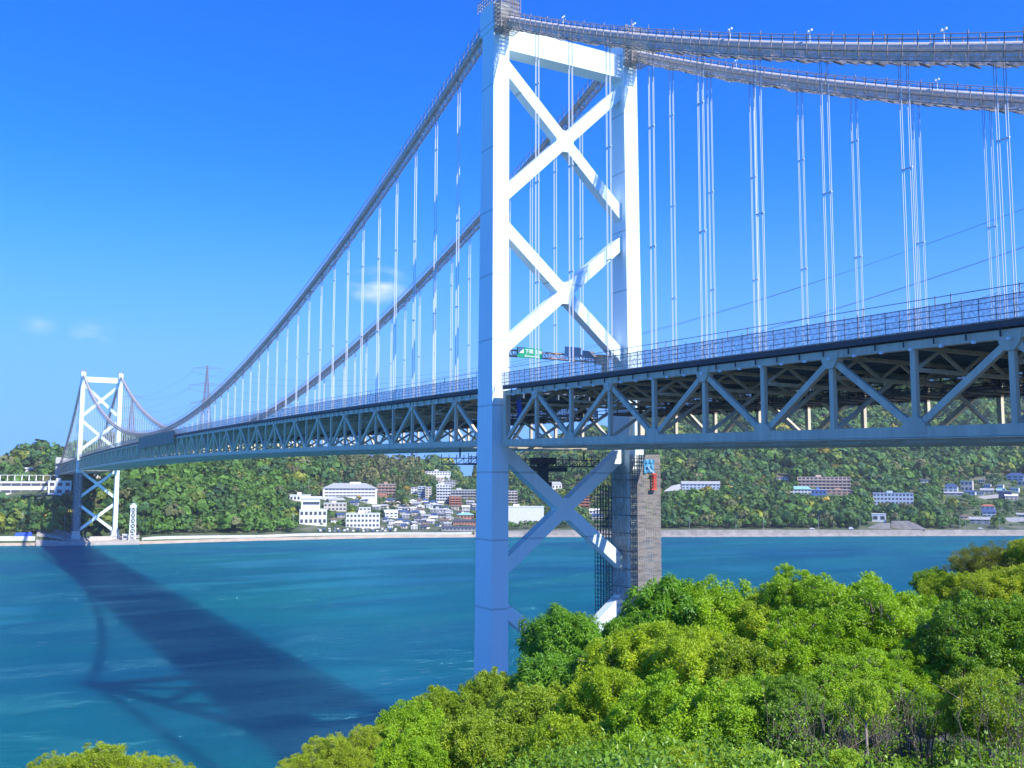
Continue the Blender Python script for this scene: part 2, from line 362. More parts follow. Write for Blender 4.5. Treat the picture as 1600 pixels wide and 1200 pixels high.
# ------------------------------------------------------------------ ground: near bank
def bank_z(x, y):
    d = np.hypot(x-CAM[0], y-CAM[1])
    pp = px_of(np.clip(np.arctan2(x-CAM[0], y-CAM[1]), YAW-0.9, YAW+0.9)); sl = 0.31-0.10*np.clip((pp-450)/500, 0, 1)
    z = np.where(d < 40, 51.3-sl*d, 51.3-40*sl-0.52*(d-40))
    z = np.where(d < 2.5, 51.35, z)
    drop = np.clip((y-14-0.10*(x+15))/12, 0, 1)
    z = np.maximum(z, 3.0) - drop*9
    wst = np.clip((-118-x)/20, 0, 1)                         # the bank falls away to the sea on the left too
    return z - wst*np.clip(d-4, 0, 60)*0.9 + 0.25*np.sin(x*0.7)*np.cos(y*0.9)
gx = np.concatenate([np.arange(-190, -130, 6.0), np.arange(-130, -40, 1.5), np.arange(-40, 180, 6.0)])
gy = np.concatenate([np.arange(-420, -170, 25.0), np.arange(-170, -90, 1.5), np.arange(-90, 50, 4.0)])
X, Y = np.meshgrid(gx, gy); Z = np.maximum(bank_z(X, Y), -12); V = np.stack([X, Y, Z], -1).reshape(-1, 3)
i = np.arange(len(gy)-1)[:, None]*len(gx) + np.arange(len(gx)-1)[None]
SOIL = mat('bank_soil', (0.05, 0.045, 0.025), 0.95, noise=0.5, nscale=1.5, bump=0.5)
tag(mesh_np('bank', V, np.stack([i, i+1, i+len(gx)+1, i+len(gx)], -1).reshape(-1, 4), SOIL, smooth=True), None, None, None, 'structure')

# ------------------------------------------------------------------ water
def water_mat():
    m = bpy.data.materials.new('sea_water'); m.use_nodes = True; t = m.node_tree; p = t.nodes['Principled BSDF']
    p.inputs['Roughness'].default_value = 0.12; p.inputs['Specular IOR Level'].default_value = 0.0
    p.subsurface_method = 'BURLEY'; p.inputs['Subsurface Weight'].default_value = 1.0; p.inputs['Subsurface Radius'].default_value = (0.5, 1.0, 1.0); p.inputs['Subsurface Scale'].default_value = 12.0
    c = t.nodes.new('ShaderNodeTexCoord')
    def noise(scale, detail, st=(1, 1, 1), rough=0.55, rot=0.0, dist=0.0):
        mp = t.nodes.new('ShaderNodeMapping'); mp.inputs['Scale'].default_value = st; mp.inputs['Rotation'].default_value = (0, 0, rot)
        t.links.new(c.outputs['Object'], mp.inputs[0])
        n = t.nodes.new('ShaderNodeTexNoise'); n.inputs['Scale'].default_value = scale; n.inputs['Detail'].default_value = detail; n.inputs['Roughness'].default_value = rough
        n.inputs['Distortion'].default_value = dist
        t.links.new(mp.outputs[0], n.inputs['Vector']); return n.outputs['Fac']
    rot = YAW
    big = noise(0.006, 4, (1, 2.2, 1), 0.5, rot, 0.6)     # bodies of stirred and of clear water in the tidal stream
    r = t.nodes.new('ShaderNodeValToRGB'); e = r.color_ramp.elements
    e[0].position = 0.36; e[0].color = (0.0, 0.078, 0.160, 1); e[1].position = 0.66; e[1].color = (0.001, 0.128, 0.160, 1)
    t.links.new(big, r.inputs[0])
    # thin broken foam in the rip lines of the current
    rip = noise(0.012, 3, (0.6, 3.2, 1), 0.5, rot, 0.8); fm = noise(0.28, 6, (0.45, 2.0, 1), 0.75, rot)
    def mth(op, a, b=0.0, cl=False):
        n = t.nodes.new('ShaderNodeMath'); n.operation = op; n.use_clamp = cl
        for i, v in ((0, a), (1, b)):
            if isinstance(v, (int, float)): n.inputs[i].default_value = v
            else: t.links.new(v, n.inputs[i])
        return n.outputs[0]
    ripm = mth('MULTIPLY', mth('SUBTRACT', rip, 0.52, True), 8.0, True)
    foam = mth('MULTIPLY', mth('MULTIPLY', mth('SUBTRACT', fm, 0.58, True), 5.0, True), ripm)
    mx = t.nodes.new('ShaderNodeMix'); mx.data_type = 'RGBA'; t.links.new(foam, mx.inputs[0]); t.links.new(r.outputs[0], mx.inputs[6]); mx.inputs[7].default_value = (0.5, 0.6, 0.65, 1)
    t.links.new(mx.outputs[2], p.inputs['Base Color'])
    sl_ = noise(0.009, 4, (0.7, 2.6, 1), 0.55, rot, 1.0)
    rr = t.nodes.new('ShaderNodeMapRange'); rr.inputs[1].default_value = 0.4; rr.inputs[2].default_value = 0.65; rr.inputs[3].default_value = 0.06; rr.inputs[4].default_value = 0.16
    t.links.new(sl_, rr.inputs[0]); t.links.new(rr.outputs[0], p.inputs['Roughness'])
    st = t.nodes.new('ShaderNodeMapRange'); st.inputs[1].default_value = 0.38; st.inputs[2].default_value = 0.62; st.inputs[3].default_value = 0.45; st.inputs[4].default_value = 0.9
    t.links.new(sl_, st.inputs[0])
    hgt = mth('ADD', mth('MULTIPLY', noise(0.26, 7, (0.7, 1.5, 1), 0.72, rot), 1.25), mth('MULTIPLY', noise(0.07, 3, (0.7, 1.5, 1), 0.5, rot), 0.9))
    b = t.nodes.new('ShaderNodeBump'); b.inputs['Distance'].default_value = 6.0; t.links.new(st.outputs[0], b.inputs['Strength']); t.links.new(hgt, b.inputs['Height'])
    t.links.new(b.outputs[0], p.inputs['Normal'])
    # sky mirrored by the wave facets, over the light that comes back out of the water
    gl = t.nodes.new('ShaderNodeBsdfGlossy'); gl.inputs['Color'].default_value = (0.20, 0.82, 1.0, 1); t.links.new(rr.outputs[0], gl.inputs['Roughness']); t.links.new(b.outputs[0], gl.inputs['Normal'])
    fr = t.nodes.new('ShaderNodeFresnel'); fr.inputs['IOR'].default_value = 1.62; t.links.new(b.outputs[0], fr.inputs['Normal'])
    ms = t.nodes.new('ShaderNodeMixShader'); t.links.new(mth('MULTIPLY', fr.outputs[0], 0.95), ms.inputs[0]); t.links.new(p.outputs[0], ms.inputs[1]); t.links.new(gl.outputs[0], ms.inputs[2])
    t.links.new(ms.outputs[0], t.nodes['Material Output'].inputs['Surface'])
    return m
V = [(-2600, -900, 0), (3000, -900, 0), (3000, 2400, 0), (-2600, 2400, 0)]
tag(mesh_np('sea', V, [(0, 1, 2, 3)], water_mat()), None, None, None, 'structure')

# ------------------------------------------------------------------ the bridge
BR = tag(empty('suspension_bridge'), 'long white suspension bridge with blue-grey truss deck crossing the strait', 'bridge')
HS = 14.32
NODES_M = [15.2+10.327*k for k in range(67)]
NODES_A = [-(14.8+10.347*k) for k in range(16)]
NODES_B = [712+14.8+10.347*k for k in range(16)]
def legx(z): return HS + (14.75-HS)*(138-z)/138
def make_tower(y0, near):
    L = Vector((0, y0, 0))
    bm = MB()
    bm.box(-HS, HS, -1.75, 1.75, 130.9, 135.4)
    bm.box(-4.7, -4.5, -1.8, 1.8, 130.86, 131.0); bm.box(4.5, 4.7, -1.8, 1.8, 130.86, 131.0)
    tw = bm.build('tower', TOWER, BR, L)                      # the portal beam; legs, braces and saddles are its sub-parts
    for sx in (-1, 1):
        cx = sx*HS; prof = []                                 # saddle housing: a flared box with a rounded back
        for k in range(9):
            a = math.pi*k/8; prof.append((math.cos(a)*2.9, 138.2+1.4*math.sin(a)))
        pts = []
        for x in (cx-1.75, cx+1.75):
            pts += [(x, -2.9, 134.2), (x, 2.9, 134.2)] + [(x, p[0], p[1]) for p in prof]
        m = len(prof)+2
        fs = [tuple(range(m-1, -1, -1)), tuple(range(m, 2*m))]
        for k in range(m): fs.append((k, (k+1) % m, m+(k+1) % m, m+k))
        MB().poly(pts, fs).build('saddle', TOWER, tw)
        rl = MB()                                             # handrail of the tower top
        for k in range(9):
            for ex in (-1.9, 1.9): rl.bar((cx+ex, -3.6+k*0.9, 139.0), (cx+ex, -3.6+k*0.9, 141.0), 0.09, 0.09)
        for zz in (139.7, 140.3, 140.9):
            for ex in (-1.9, 1.9): rl.bar((cx+ex, -3.6, zz), (cx+ex, 3.6, zz), 0.08, 0.08)
            for ey in (-3.6, 3.6): rl.bar((cx-1.9, ey, zz), (cx+1.9, ey, zz), 0.08, 0.08)
        rl.build('handrail', SCAF, tw)
    for sx in (-1, 1):
        b = MB(); zs = [4.0, 34, 60, 90, 120, 134.2]
        rings = []
        for z in zs:
            hx = 1.6+0.05*(138-z)/138; hy = 2.15+1.15*(138-z)/138; cx = sx*legx(z); rings.append([(cx-hx, -hy, z), (cx+hx, -hy, z), (cx+hx, hy, z), (cx-hx, hy, z)])
        pts = [p for r in rings for p in r]; fs = [(3, 2, 1, 0)]
        for q in range(len(zs)-1):
            for k in range(4): fs.append((q*4+k, q*4+(k+1) % 4, q*4+4+(k+1) % 4, q*4+4+k))
        fs.append(tuple(len(pts)-4+k for k in range(4)))
        b.poly(pts, fs)
        b.build('leg', TOWER, tw)
        p = MB(); cx = sx*legx(2)
        p.hexa([(cx-4.2, -5, -8), (cx+4.2, -5, -8), (cx+4.2, 5, -8), (cx-4.2, 5, -8), (cx-3.4, -4.3, 5.2), (cx+3.4, -4.3, 5.2), (cx+3.4, 4.3, 5.2), (cx-3.4, 4.3, 5.2)])
        p.box(cx-3.7, cx+3.7, -4.6, 4.6, 5.2, 6.4)
        if not near: p.box(cx-2.9, cx+2.9, -3.9, 3.9, 6.4, 10.2)
        p.build('pedestal', CONCL, tw)
    for (zt_, zb) in ((128.9, 103.4), (98.9, 75.6), (58.6, 36.6), (31.6, 9.6)):
        xt, xb = legx(zt_)-0.9, legx(zb)-0.9
        for sx in (-1, 1):
            b = MB(); w = 2.2
            b.bar((sx*xt, 0, zt_), (-sx*xb, 0, zb), 2.2 if sx > 0 else 2.14, w, (0, 1, 0))
            d = Vector((-sx*(xb+xt), 0, zb-zt_)).normalized(); p0 = Vector((sx*xt, 0, zt_)); p1 = Vector((-sx*xb, 0, zb))
            if sx > 0:                                        # the octagonal plate where the two braces cross
                c = (p0+p1)/2; rr = 2.2; oc = [(c.x+rr*math.cos(a)*(0.92), c.z+rr*math.sin(a)) for a in [math.pi/8+math.pi/4*k for k in range(8)]]
                pts = [(x, -1.13, z) for x, z in oc]+[(x, 1.13, z) for x, z in oc]
                b.poly(pts, [tuple(range(8)), tuple(range(15, 7, -1))]+[(k, k+8, (k+1) % 8+8, (k+1) % 8) for k in range(8)])
            b.build('cross_brace', TOWER, tw)
    return tw
TW_NEAR = make_tower(0, True); make_tower(712, False)

def truss(x, nodes, ends, n_single):
    """one side of the stiffening truss over one span; chords with gussets, then each post and each diagonal"""
    sg = -1 if x < 0 else 1
    ys = [ends[0]] + list(nodes) + [ends[1]]; ys.sort()
    ch = MB()
    for a, b in zip(ys[:-1], ys[1:]):
        ch.bar((x, a, zc(a)), (x, b, zc(b)), 0.9, 1.05, (1, 0, 0)); ch.bar((x, a, zc(a)+H0), (x, b, zc(b)+H0), 0.8, 0.85, (1, 0, 0))
        ch.bar((x, a, zc(a)-0.62), (x, b, zc(b)-0.62), 1.25, 0.1, (1, 0, 0)); 
    srt = sorted(nodes, key=lambda q: -q if nodes[0] < 0 else q)
    for k, y in enumerate(srt):
        z = zc(y)
        if k % 2 == 0:
            z2 = z+H0; ch.poly([(x+e, y+q, z2+h) for e in (-0.5, 0.5) for (q, h) in ((-1.25, 0.2), (1.25, 0.2), (1.0, -0.8), (0.45, -1.5), (-0.45, -1.5), (-1.0, -0.8))],
                    [(5, 4, 3, 2, 1, 0), (6, 7, 8, 9, 10, 11)]+[(i, (i+1) % 6, 6+(i+1) % 6, 6+i) for i in range(6)])
        else:
            ch.poly([(x+e, y+q, z+h) for e in (-0.5, 0.5) for (q, h) in ((-1.5, -0.1), (1.5, -0.1), (1.2, 0.9), (0.45, 1.5), (-0.45, 1.5), (-1.2, 0.9))],
                    [(0, 1, 2, 3, 4, 5), (11, 10, 9, 8, 7, 6)]+[(i, 6+i, 6+(i+1) % 6, (i+1) % 6) for i in range(6)])
    for y in ends:
        ch.bar((x, y, zc(y)-0.5), (x, y, zc(y)+H0+0.4), 0.95, 1.0, (1, 0, 0))
    tr = ch.build('truss', TRUSS, BR)
    rest_v, rest_d = MB(), MB(); nv = 0
    full = [ends[0] if abs(ends[0]-srt[0]) < abs(ends[1]-srt[0]) else ends[1]] + srt + [ends[1] if abs(ends[0]-srt[0]) < abs(ends[1]-srt[0]) else ends[0]]
    for k in range(1, len(full)-1):
        y = full[k]; b = MB() if k <= n_single else rest_v
        b.bar((x, y, zc(y)+0.5), (x, y, zc(y)+H0-0.4), 0.55, 0.58, (1, 0, 0))
        if k <= n_single: b.build('post', TRUSS, tr)
    for k in range(len(full)-1):
        a, c = full[k], full[k+1]; b = MB() if k <= n_single else rest_d
        if k % 2 == 0: b.bar((x, a, zc(a)+0.3), (x, c, zc(c)+H0-0.5), 0.54, 0.68, (1, 0, 0))
        else: b.bar((x, a, zc(a)+H0-0.5), (x, c, zc(c)+0.3), 0.54, 0.68, (1, 0, 0))
        if k <= n_single: b.build('diagonal', TRUSS, tr)
    if rest_v.v: tag(rest_v.build('post', TRUSS, tr), kind='stuff')
    if rest_d.v: tag(rest_d.build('diagonal', TRUSS, tr), kind='stuff')
    return tr
E_A, E_M, E_B = (-4.6, -176.0), (4.6, 707.4), (716.6, 888.0)
truss(-HS, NODES_A, E_A, 12); truss(HS, NODES_A, E_A, 12)
truss(-HS, NODES_M, E_M, 70); truss(HS, NODES_M, E_M, 24)
truss(-HS, NODES_B, E_B, 16); truss(HS, NODES_B, E_B, 1)

# deck, stringers, floor beams, lateral bracing
def spans(): return ((NODES_A, E_A), (NODES_M, E_M), (NODES_B, E_B))
dk, stg, lat = MB(), MB(), MB()
for nodes, ends in spans():
    ys = sorted([ends[0]]+list(nodes)+[ends[1]])
    for a, b in zip(ys[:-1], ys[1:]):
        za, zb = zc(a)+H0, zc(b)+H0
        dk.hexa([(-14.9, a, za+0.95), (14.9, a, za+0.95), (14.9, b, zb+0.95), (-14.9, b, zb+0.95), (-14.9, a, za+1.3), (14.9, a, za+1.3), (14.9, b, zb+1.3), (-14.9, b, zb+1.3)])
        for x in (-12.3, -9, -5.6, -2, 2, 5.6, 9, 12.3): stg.bar((x, a, za+0.45), (x, b, zb+0.45), 0.3, 0.9, (1, 0, 0))
        for (p, q) in (((-HS, a), (HS, b)), ((HS, a), (-HS, b))): lat.bar((p[0], p[1], zc(p[1])-(0.1 if p[0] < 0 else 0.45)), (q[0], q[1], zc(q[1])-(0.1 if p[0] < 0 else 0.45)), 0.5, 0.32, (0, 0, 1))
        lat.bar((-HS, b, zc(b)-0.15), (HS, b, zc(b)-0.15), 0.5, 0.6, (0, 1, 0))
        for x in (-7.0, 7.0): lat.bar((x, a, zc(a)-0.75), (x, b, zc(b)-0.75), 0.25, 0.3, (1, 0, 0))
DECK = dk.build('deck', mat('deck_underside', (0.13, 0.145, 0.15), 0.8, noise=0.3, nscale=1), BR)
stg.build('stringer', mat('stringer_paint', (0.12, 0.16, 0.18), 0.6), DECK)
lat.build('lateral_bracing', TRUSS, BR)
rd = MB()
for nodes, ends in spans():
    ys = sorted([ends[0]]+list(nodes)+[ends[1]])
    for a, b in zip(ys[:-1], ys[1:]):
        za, zb = zc(a)+H0+1.305, zc(b)+H0+1.305
        for (x0, x1) in ((-10.5, -0.6), (0.6, 10.5)): rd.poly([(x0, a, za), (x1, a, za), (x1, b, zb), (x0, b, zb)], [(0, 1, 2, 3)])
rd.build('road_surface', ASPH, DECK)
fb_rest = MB(); allnodes = sorted(NODES_A+NODES_M+NODES_B, key=lambda y: abs(y+60))
for i, y in enumerate(allnodes):
    b = MB() if i < 60 else fb_rest
    z = zc(y)+H0
    b.bar((-13.9, y, z-0.15), (13.9, y, z-0.15), 0.45, 0.4, (0, 1, 0)); b.bar((-13.9, y, z-2.4), (13.9, y, z-2.4), 0.42, 0.38, (0, 1, 0))
    xs = [-13.9, -10.4, -6.9, -3.5, 0, 3.5, 6.9, 10.4, 13.9]
    for k in range(8):
        a, c = (-0.3, -2.25) if k % 2 else (-2.25, -0.3)
        b.bar((xs[k], y, z+a), (xs[k+1], y, z+c), 0.3, 0.3, (0, 1, 0))
    for sx in (-1, 1): b.bar((sx*HS*0.98, y, zc(y)+0.5), (sx*5.0, y, z-2.5), 0.38, 0.4, (0, 1, 0))
    if i < 60: b.build('floor_beam', TRUSS, BR)
tag(fb_rest.build('floor_beam', TRUSS, BR), kind='stuff')

# edge scaffolds: fascia, posts, rails and netting along both edges of the deck
def edge(x, nodes, ends, fine):
    sx = -1 if x < 0 else 1; b = MB(); nt_ = MB(); fa = MB()
    ys = sorted([ends[0]]+list(nodes)+[ends[1]]); y0, y1 = ys[0], ys[-1]
    for a, c in zip(ys[:-1], ys[1:]):
        za, zb = zc(a)+H0, zc(c)+H0
        fa.bar((x+sx*0.75, a, za+0.95), (x+sx*0.75, c, zb+0.95), 0.2, 0.75, (1, 0, 0))
        for h, w in ((1.75, 0.07), (2.35, 0.06), (2.95, 0.06), (3.4, 0.08)): b.bar((x+sx*1.1, a, za+h), (x+sx*1.1, c, zb+h), w, w, (1, 0, 0))
        b.bar((x+sx*0.2, a, za+4.35), (x+sx*0.2, c, zb+4.35), 0.07, 0.07, (1, 0, 0))
        nt_.poly([(x+sx*1.04, a, za+1.15), (x+sx*1.04, c, zb+1.15), (x+sx*1.04, c, zb+3.4), (x+sx*1.04, a, za+3.4)], [(0, 1, 2, 3)])
    y = y0
    rs = random.Random(int(abs(y0)))
    while y <= y1:
        z = zc(y)+H0
        if fine: b.bar((x+sx*1.1, y, z+1.3), (x+sx*1.1, y, z+3.45+rs.uniform(0, 0.3)), 0.06, 0.06)
        if rs.random() < 0.3 and fine: b.bar((x+sx*0.2, y, z+3.3), (x+sx*0.2, y, z+4.5), 0.08, 0.08)
        if round((y-y0)/1.72) % 2 == 0: fa.bar((x+sx*0.66, y, z+0.55), (x+sx*0.66, y, z-0.2), 0.12, 0.12)
        y += 1.72 if fine else 5.16
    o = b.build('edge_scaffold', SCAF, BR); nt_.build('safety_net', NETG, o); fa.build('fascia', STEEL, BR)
for x in (-HS, HS):
    for nodes, ends in spans(): edge(x, nodes, ends, ends[0] < 700)
# small white lamps hung under the near edge
lm = MB()
y = -170.0
while y < 300:
    if abs(y) > 6: lm.box(-HS-0.95, -HS-0.65, y-0.14, y+0.14, zc(y)+H0-0.62, zc(y)+H0-0.36)
    y += 3.44
lm.build('lamp_row', mat('lamp_white', (0.85, 0.86, 0.85), 0.4), DECK)
# working platform hung under the floor beams
pf, pfn, pfm = MB(), MB(), MB()
for (a, c) in ((-172, -8), (8, 250)):
    y = a
    while y < c:
        z = zc(y)+H0-3.15; z2 = zc(y+3.4)+H0-3.15
        for x in (3.5, 13.2):
            for h in (0, 0.6, 1.2): pf.bar((x, y, z+h), (x, y+3.4, z2+h), 0.13, 0.13, (1, 0, 0))
            pf.bar((x, y, z-0.5), (x, y, z+1.6), 0.12, 0.12)
        pf.bar((3.0, y, z-0.1), (13.6, y, z-0.1), 0.15, 0.15, (0, 1, 0))
        pf.bar((8.4, y, z-0.02), (8.4, y+3.4, z2-0.02), 7.5, 0.06, (1, 0, 0))
        (pfn if y < 0 else pfm).poly([(13.25, y, z-0.3), (13.25, y+3.4, z2-0.3), (13.25, y+3.4, z2+2.7), (13.25, y, z+2.7)], [(0, 1, 2, 3)])
        y += 3.4
pfo = pf.build('working_platform', SCAFD, BR); pfn.build('side_netting', net_mat('dark_netting', (0.05, 0.055, 0.06), 0.8, 2.0), pfo); pfm.build('side_netting', bpy.data.materials['dark_netting'], pfo)
# wide blue-grey sheeting over the truss top near midspan, and the blue sheets by the near tower
cv = MB()
for k in range(9):
    a, c = 295+k*11, 295+(k+1)*11
    cv.hexa([(-HS-1.5, a, zc(a)+H0-2.6), (-HS-1.25, a, zc(a)+H0-2.6), (-HS-1.25, c, zc(c)+H0-2.6), (-HS-1.5, c, zc(c)+H0-2.6),
             (-HS-1.5, a, zc(a)+H0+3.0), (-HS-1.25, a, zc(a)+H0+3.0), (-HS-1.25, c, zc(c)+H0+3.0), (-HS-1.5, c, zc(c)+H0+3.0)])
cv.build('sheeting', mat('blue_grey_sheet', (0.30, 0.26, 0.20), 0.8, noise=0.3, nscale=0.3), BR)

# main cables
def cable_z(y):
    if 0 <= y <= 712: return 75.6 + 62.0*((y-356)/356)**2
    t = -y if y < 0 else y-712
    return 137.6 - 0.40*t - 24*(t/178)*(1-t/178)
def make_cable(x):
    ys = [-178+4*k for k in range(44)] + [0] + [4*k for k in range(1, 178)] + [712] + [712+4*k for k in range(1, 45)]
    pts = [(x, y, cable_z(y)) for y in ys]
    cb = MB().tube(pts, 0.55, 10).build('main_cable', CABLE, BR, smooth=True)
    n = MB(); b0 = None
    segs = 7; rj = random.Random(int(x))
    for (lo, hi) in ((-178, -3), (3, 709), (715, 890)):
        y = lo; prev = None
        while y <= hi:
            w = 0.10*math.sin(y*1.3+x)+0.07*math.sin(y*3.1)+rj.uniform(-0.10, 0.13)
            ring = [(x+math.cos(a)*(1.2+w*0.6), y, cable_z(y)-0.1+math.sin(a)*(1.75+1.5*w)) for a in [math.pi*1.05+math.pi*0.90*k/segs for k in range(segs+1)]]
            cur = len(n.v); n.v += ring
            if prev is not None: n.f += [(prev+k, prev+k+1, cur+k+1, cur+k) for k in range(segs)]
            prev = cur; y += 2.0
    n.build('safety_net', NETC, cb)
    h = MB()
    for (lo, hi) in ((-178, -4), (4, 708), (716, 890)):
        q = [lo+i*4.0 for i in range(int((hi-lo)/4)+1)]
        for dx, dz in ((-0.85, 1.25), (0.85, 1.25), (-0.95, 0.65), (0.95, 0.65), (-0.85, -1.5), (0.85, -1.5), (-1.2, -0.6), (1.2, -0.6)): h.tube([(x+dx, y, cable_z(y)+dz) for y in q], 0.05, 4)
        near = [y for y in np.arange(lo, hi, 1.8) if -178 < y < 240] + [y for y in np.arange(max(lo, 240), hi, 5.4)] if lo < 240 else list(np.arange(lo, hi, 5.4))
        for i, y in enumerate(near):
            z = cable_z(y); e = 0.3 if i % 3 == 0 else 0.0
            for sx in (-1, 1): h.bar((x+sx*1.15, y, z-1.2), (x+sx*0.88, y, z+1.3+e), 0.09, 0.09)
            h.bar((x-0.9, y, z-1.75), (x+0.9, y, z-1.75), 0.08, 0.08, (0, 1, 0))
            if i % 3 == 0: h.bar((x-0.7, y, z-1.82), (x+0.7, y, z-1.82), 0.2, 0.1, (0, 1, 0))
    h.build('hand_rope', SCAF, cb)
    for y in (-23, -42, -62, -75, -92) if x < 0 else (-32, -70):
        m = MB(); z = cable_z(y); m.bar((x, y, z+0.4), (x, y, z+1.8), 0.06, 0.06); m.bar((x, y-0.24, z+1.82), (x, y+0.24, z+1.82), 0.06, 0.05)
        m.box(x-0.11, x+0.11, y-0.33, y-0.13, z+1.8, z+2.0); m.box(x-0.11, x+0.11, y+0.13, y+0.33, z+1.8, z+2.0)
        m.build('cable_lamp', MATS['lamp_white'], cb)
    # the scaffold box round the saddle
    s = MB()
    for k in range(5):
        y = -5.6+k*0.7
        for e in (-2.0, 2.0):
            s.bar((x+e, y, 132.9+k*0.6), (x+e, y, 140.6+0.5*math.sin(k*2.1+x)), 0.09, 0.09)
        for q in range(9): s.bar((x-2.0, y, 133.2+q*0.8), (x+2.0, y, 133.2+q*0.8), 0.07, 0.07, (0, 1, 0))
    for q in range(9):
        for e in (-2.0, 2.0): s.bar((x+e, -5.6, 133.2+q*0.8), (x+e, -2.8, 133.2+q*0.8), 0.07, 0.07)
    s.build('saddle_scaffold', SCAF, cb)
    n2 = MB().box(x-1.85, x+1.85, -5.4, -2.95, 132.8, 138.4).build('saddle_net', NETP, cb)
    return cb
make_cable(-HS); make_cable(HS)

# hangers: four ropes in two pairs at every panel point, sleeved in white below
def hanger_mb(x, y, ropes, sleeve):
    zt_ = cable_z(y)-0.5; zb = zc(y)+H0+0.9
    if zt_-zb < 1.2: zb = zt_-1.0
    ln = zt_-zb
    for i, dy in enumerate((-0.60, -0.36, 0.36, 0.60)):
        dark = min(3.6+2.4*(i % 2), ln*0.2)
        ropes.tube([(x, y+dy, zb), (x, y+dy, zt_)], 0.036, 5, False)
        sleeve.tube([(x, y+dy, zb+0.1), (x, y+dy, zt_-dark)], 0.045, 5, False)
    k = 1
    while k*17 < ln-6:
        sleeve.box(x-0.09, x+0.09, y-0.66, y+0.66, zb+17*k-0.06, zb+17*k+0.06); k += 1
hl = sorted([(x, y) for x in (-HS, HS) for y in allnodes if -178 < y < 890], key=lambda q: math.hypot(q[0]-CAM[0], q[1]-CAM[1]))
rr_, rs_ = MB(), MB()
for i, (x, y) in enumerate(hl):
    if i < 99:
        a, b = MB(), MB(); hanger_mb(x, y, a, b); o = a.build('hanger', ROPE, BR); b.build('rope_sleeve', SLEEVE, o)
    else: hanger_mb(x, y, rr_, rs_)
o = tag(rr_.build('hanger', ROPE, BR), kind='stuff'); rs_.build('rope_sleeve', SLEEVE, o)
# end pier of the far side span
pr = MB(); pr.box(-18.5, 18.5, 889.5, 897, 38, 71.5); pr.box(-19.0, -12.0, 887.0, 889.5, 66.5, 72.5); pr.box(12.0, 19.0, 887.0, 889.5, 66.5, 72.5)
pr.build('end_pier', CONCL, BR)

# ------------------------------------------------------------------ things on the bridge
# scaffold wrapped round the lower part of the right leg
def scaffold(name, label, x0, x1, y0, y1, z0, z1, dz, nx, ny, m, net=None):
    t = tag(empty(name, ((x0+x1)/2, (y0+y1)/2, z0)), label, 'scaffold'); ox, oy = (x0+x1)/2, (y0+y1)/2
    b = MB()
    hx, hy = (x1-x0)/2, (y1-y0)/2; H = z1-z0
    xs = [-hx+2*hx*i/max(nx, 1) for i in range(nx+1)]; ys = [-hy+2*hy*i/max(ny, 1) for i in range(ny+1)]
    per = [(x, -hy) for x in xs]+[(x, hy) for x in xs]+[(-hx, y) for y in ys[1:-1]]+[(hx, y) for y in ys[1:-1]]
    for (x, y) in per: b.bar((x, y, 0), (x, y, H), 0.1, 0.1)
    z = 0.0
    while z < H:
        for y in (-hy, hy): b.bar((-hx, y, z), (hx, y, z), 0.1, 0.1, (0, 1, 0)); b.bar((-hx, y, z+dz*0.5), (hx, y, z+dz*0.5), 0.07, 0.07, (0, 1, 0))
        for x in (-hx, hx): b.bar((x, -hy, z), (x, hy, z), 0.1, 0.1, (1, 0, 0)); b.bar((x, -hy, z+dz*0.5), (x, hy, z+dz*0.5), 0.07, 0.07, (1, 0, 0))
        z += dz
    b.build('tube_frame', m, t)
    p = MB(); z = 0.0
    while z < H:
        p.box(-hx, hx, -hy-0.02, -hy+0.55, z-0.07, z-0.01); z += dz
    p.build('plank', mat('scaffold_plank', (0.34, 0.335, 0.33), 0.8), t)
    if net:
        n = MB(); n.box(-hx-0.05, hx+0.05, -hy-0.06, -hy-0.02, 0, H); n.box(hx+0.02, hx+0.06, -hy, hy, 0, H); n.build('netting', net, t)
    return t
xr = legx(40)
scaffold('scaffold_tower', 'dense grey netted scaffold on the outer face of the near tower\'s right leg', xr-1.95, xr+3.3, -5.5, -3.3, 6.5, 57.6, 1.55, 10, 3, SCAF, NETP)
MB().box(-3.27, -3.23, 1.3, 7.9, 0, 49.0).build('leg_shade_net', LEG_SHADE, bpy.data.objects['scaffold_tower'])  # thin net sheet added to darken the leg's inner face, imitating its shade
scaffold('scaffold_tower', 'dark open scaffold behind the near tower\'s right leg', xr-3.3, xr-0.8, 3.4, 6.4, 6.5, 52, 1.5, 4, 3, SCAFD)
t = tag(empty('scaffold_tower', (-14.7, 712, 10.2)), 'blue-grey netted scaffold round the far tower\'s left leg under the deck', 'scaffold')
b = MB(); hx, hy, H = 2.9, 4.6, 46.5
for (x, y) in ((-hx, -hy), (0, -hy), (hx, -hy), (-hx, 0), (-hx, hy), (0, hy), (hx, hy), (hx, 0)): b.bar((x, y, 0), (x, y, H), 0.16, 0.16)
for k in range(25):
    z = k*1.9
    for y in (-hy, hy): b.bar((-hx, y, z), (hx, y, z), 0.24, 0.24, (0, 1, 0))
    for x in (-hx, hx): b.bar((x, -hy, z), (x, hy, z), 0.24, 0.24, (1, 0, 0))
b.build('tube_frame', SCAFD, t)
n = MB(); n.box(-hx-0.1, hx+0.1, -hy-0.1, -hy-0.04, 0, H); n.box(-hx-0.12, -hx-0.06, -hy, hy, 0, H); n.build('netting', net_mat('slate_netting', (0.22, 0.25, 0.29), 0.42, 2.0), t)
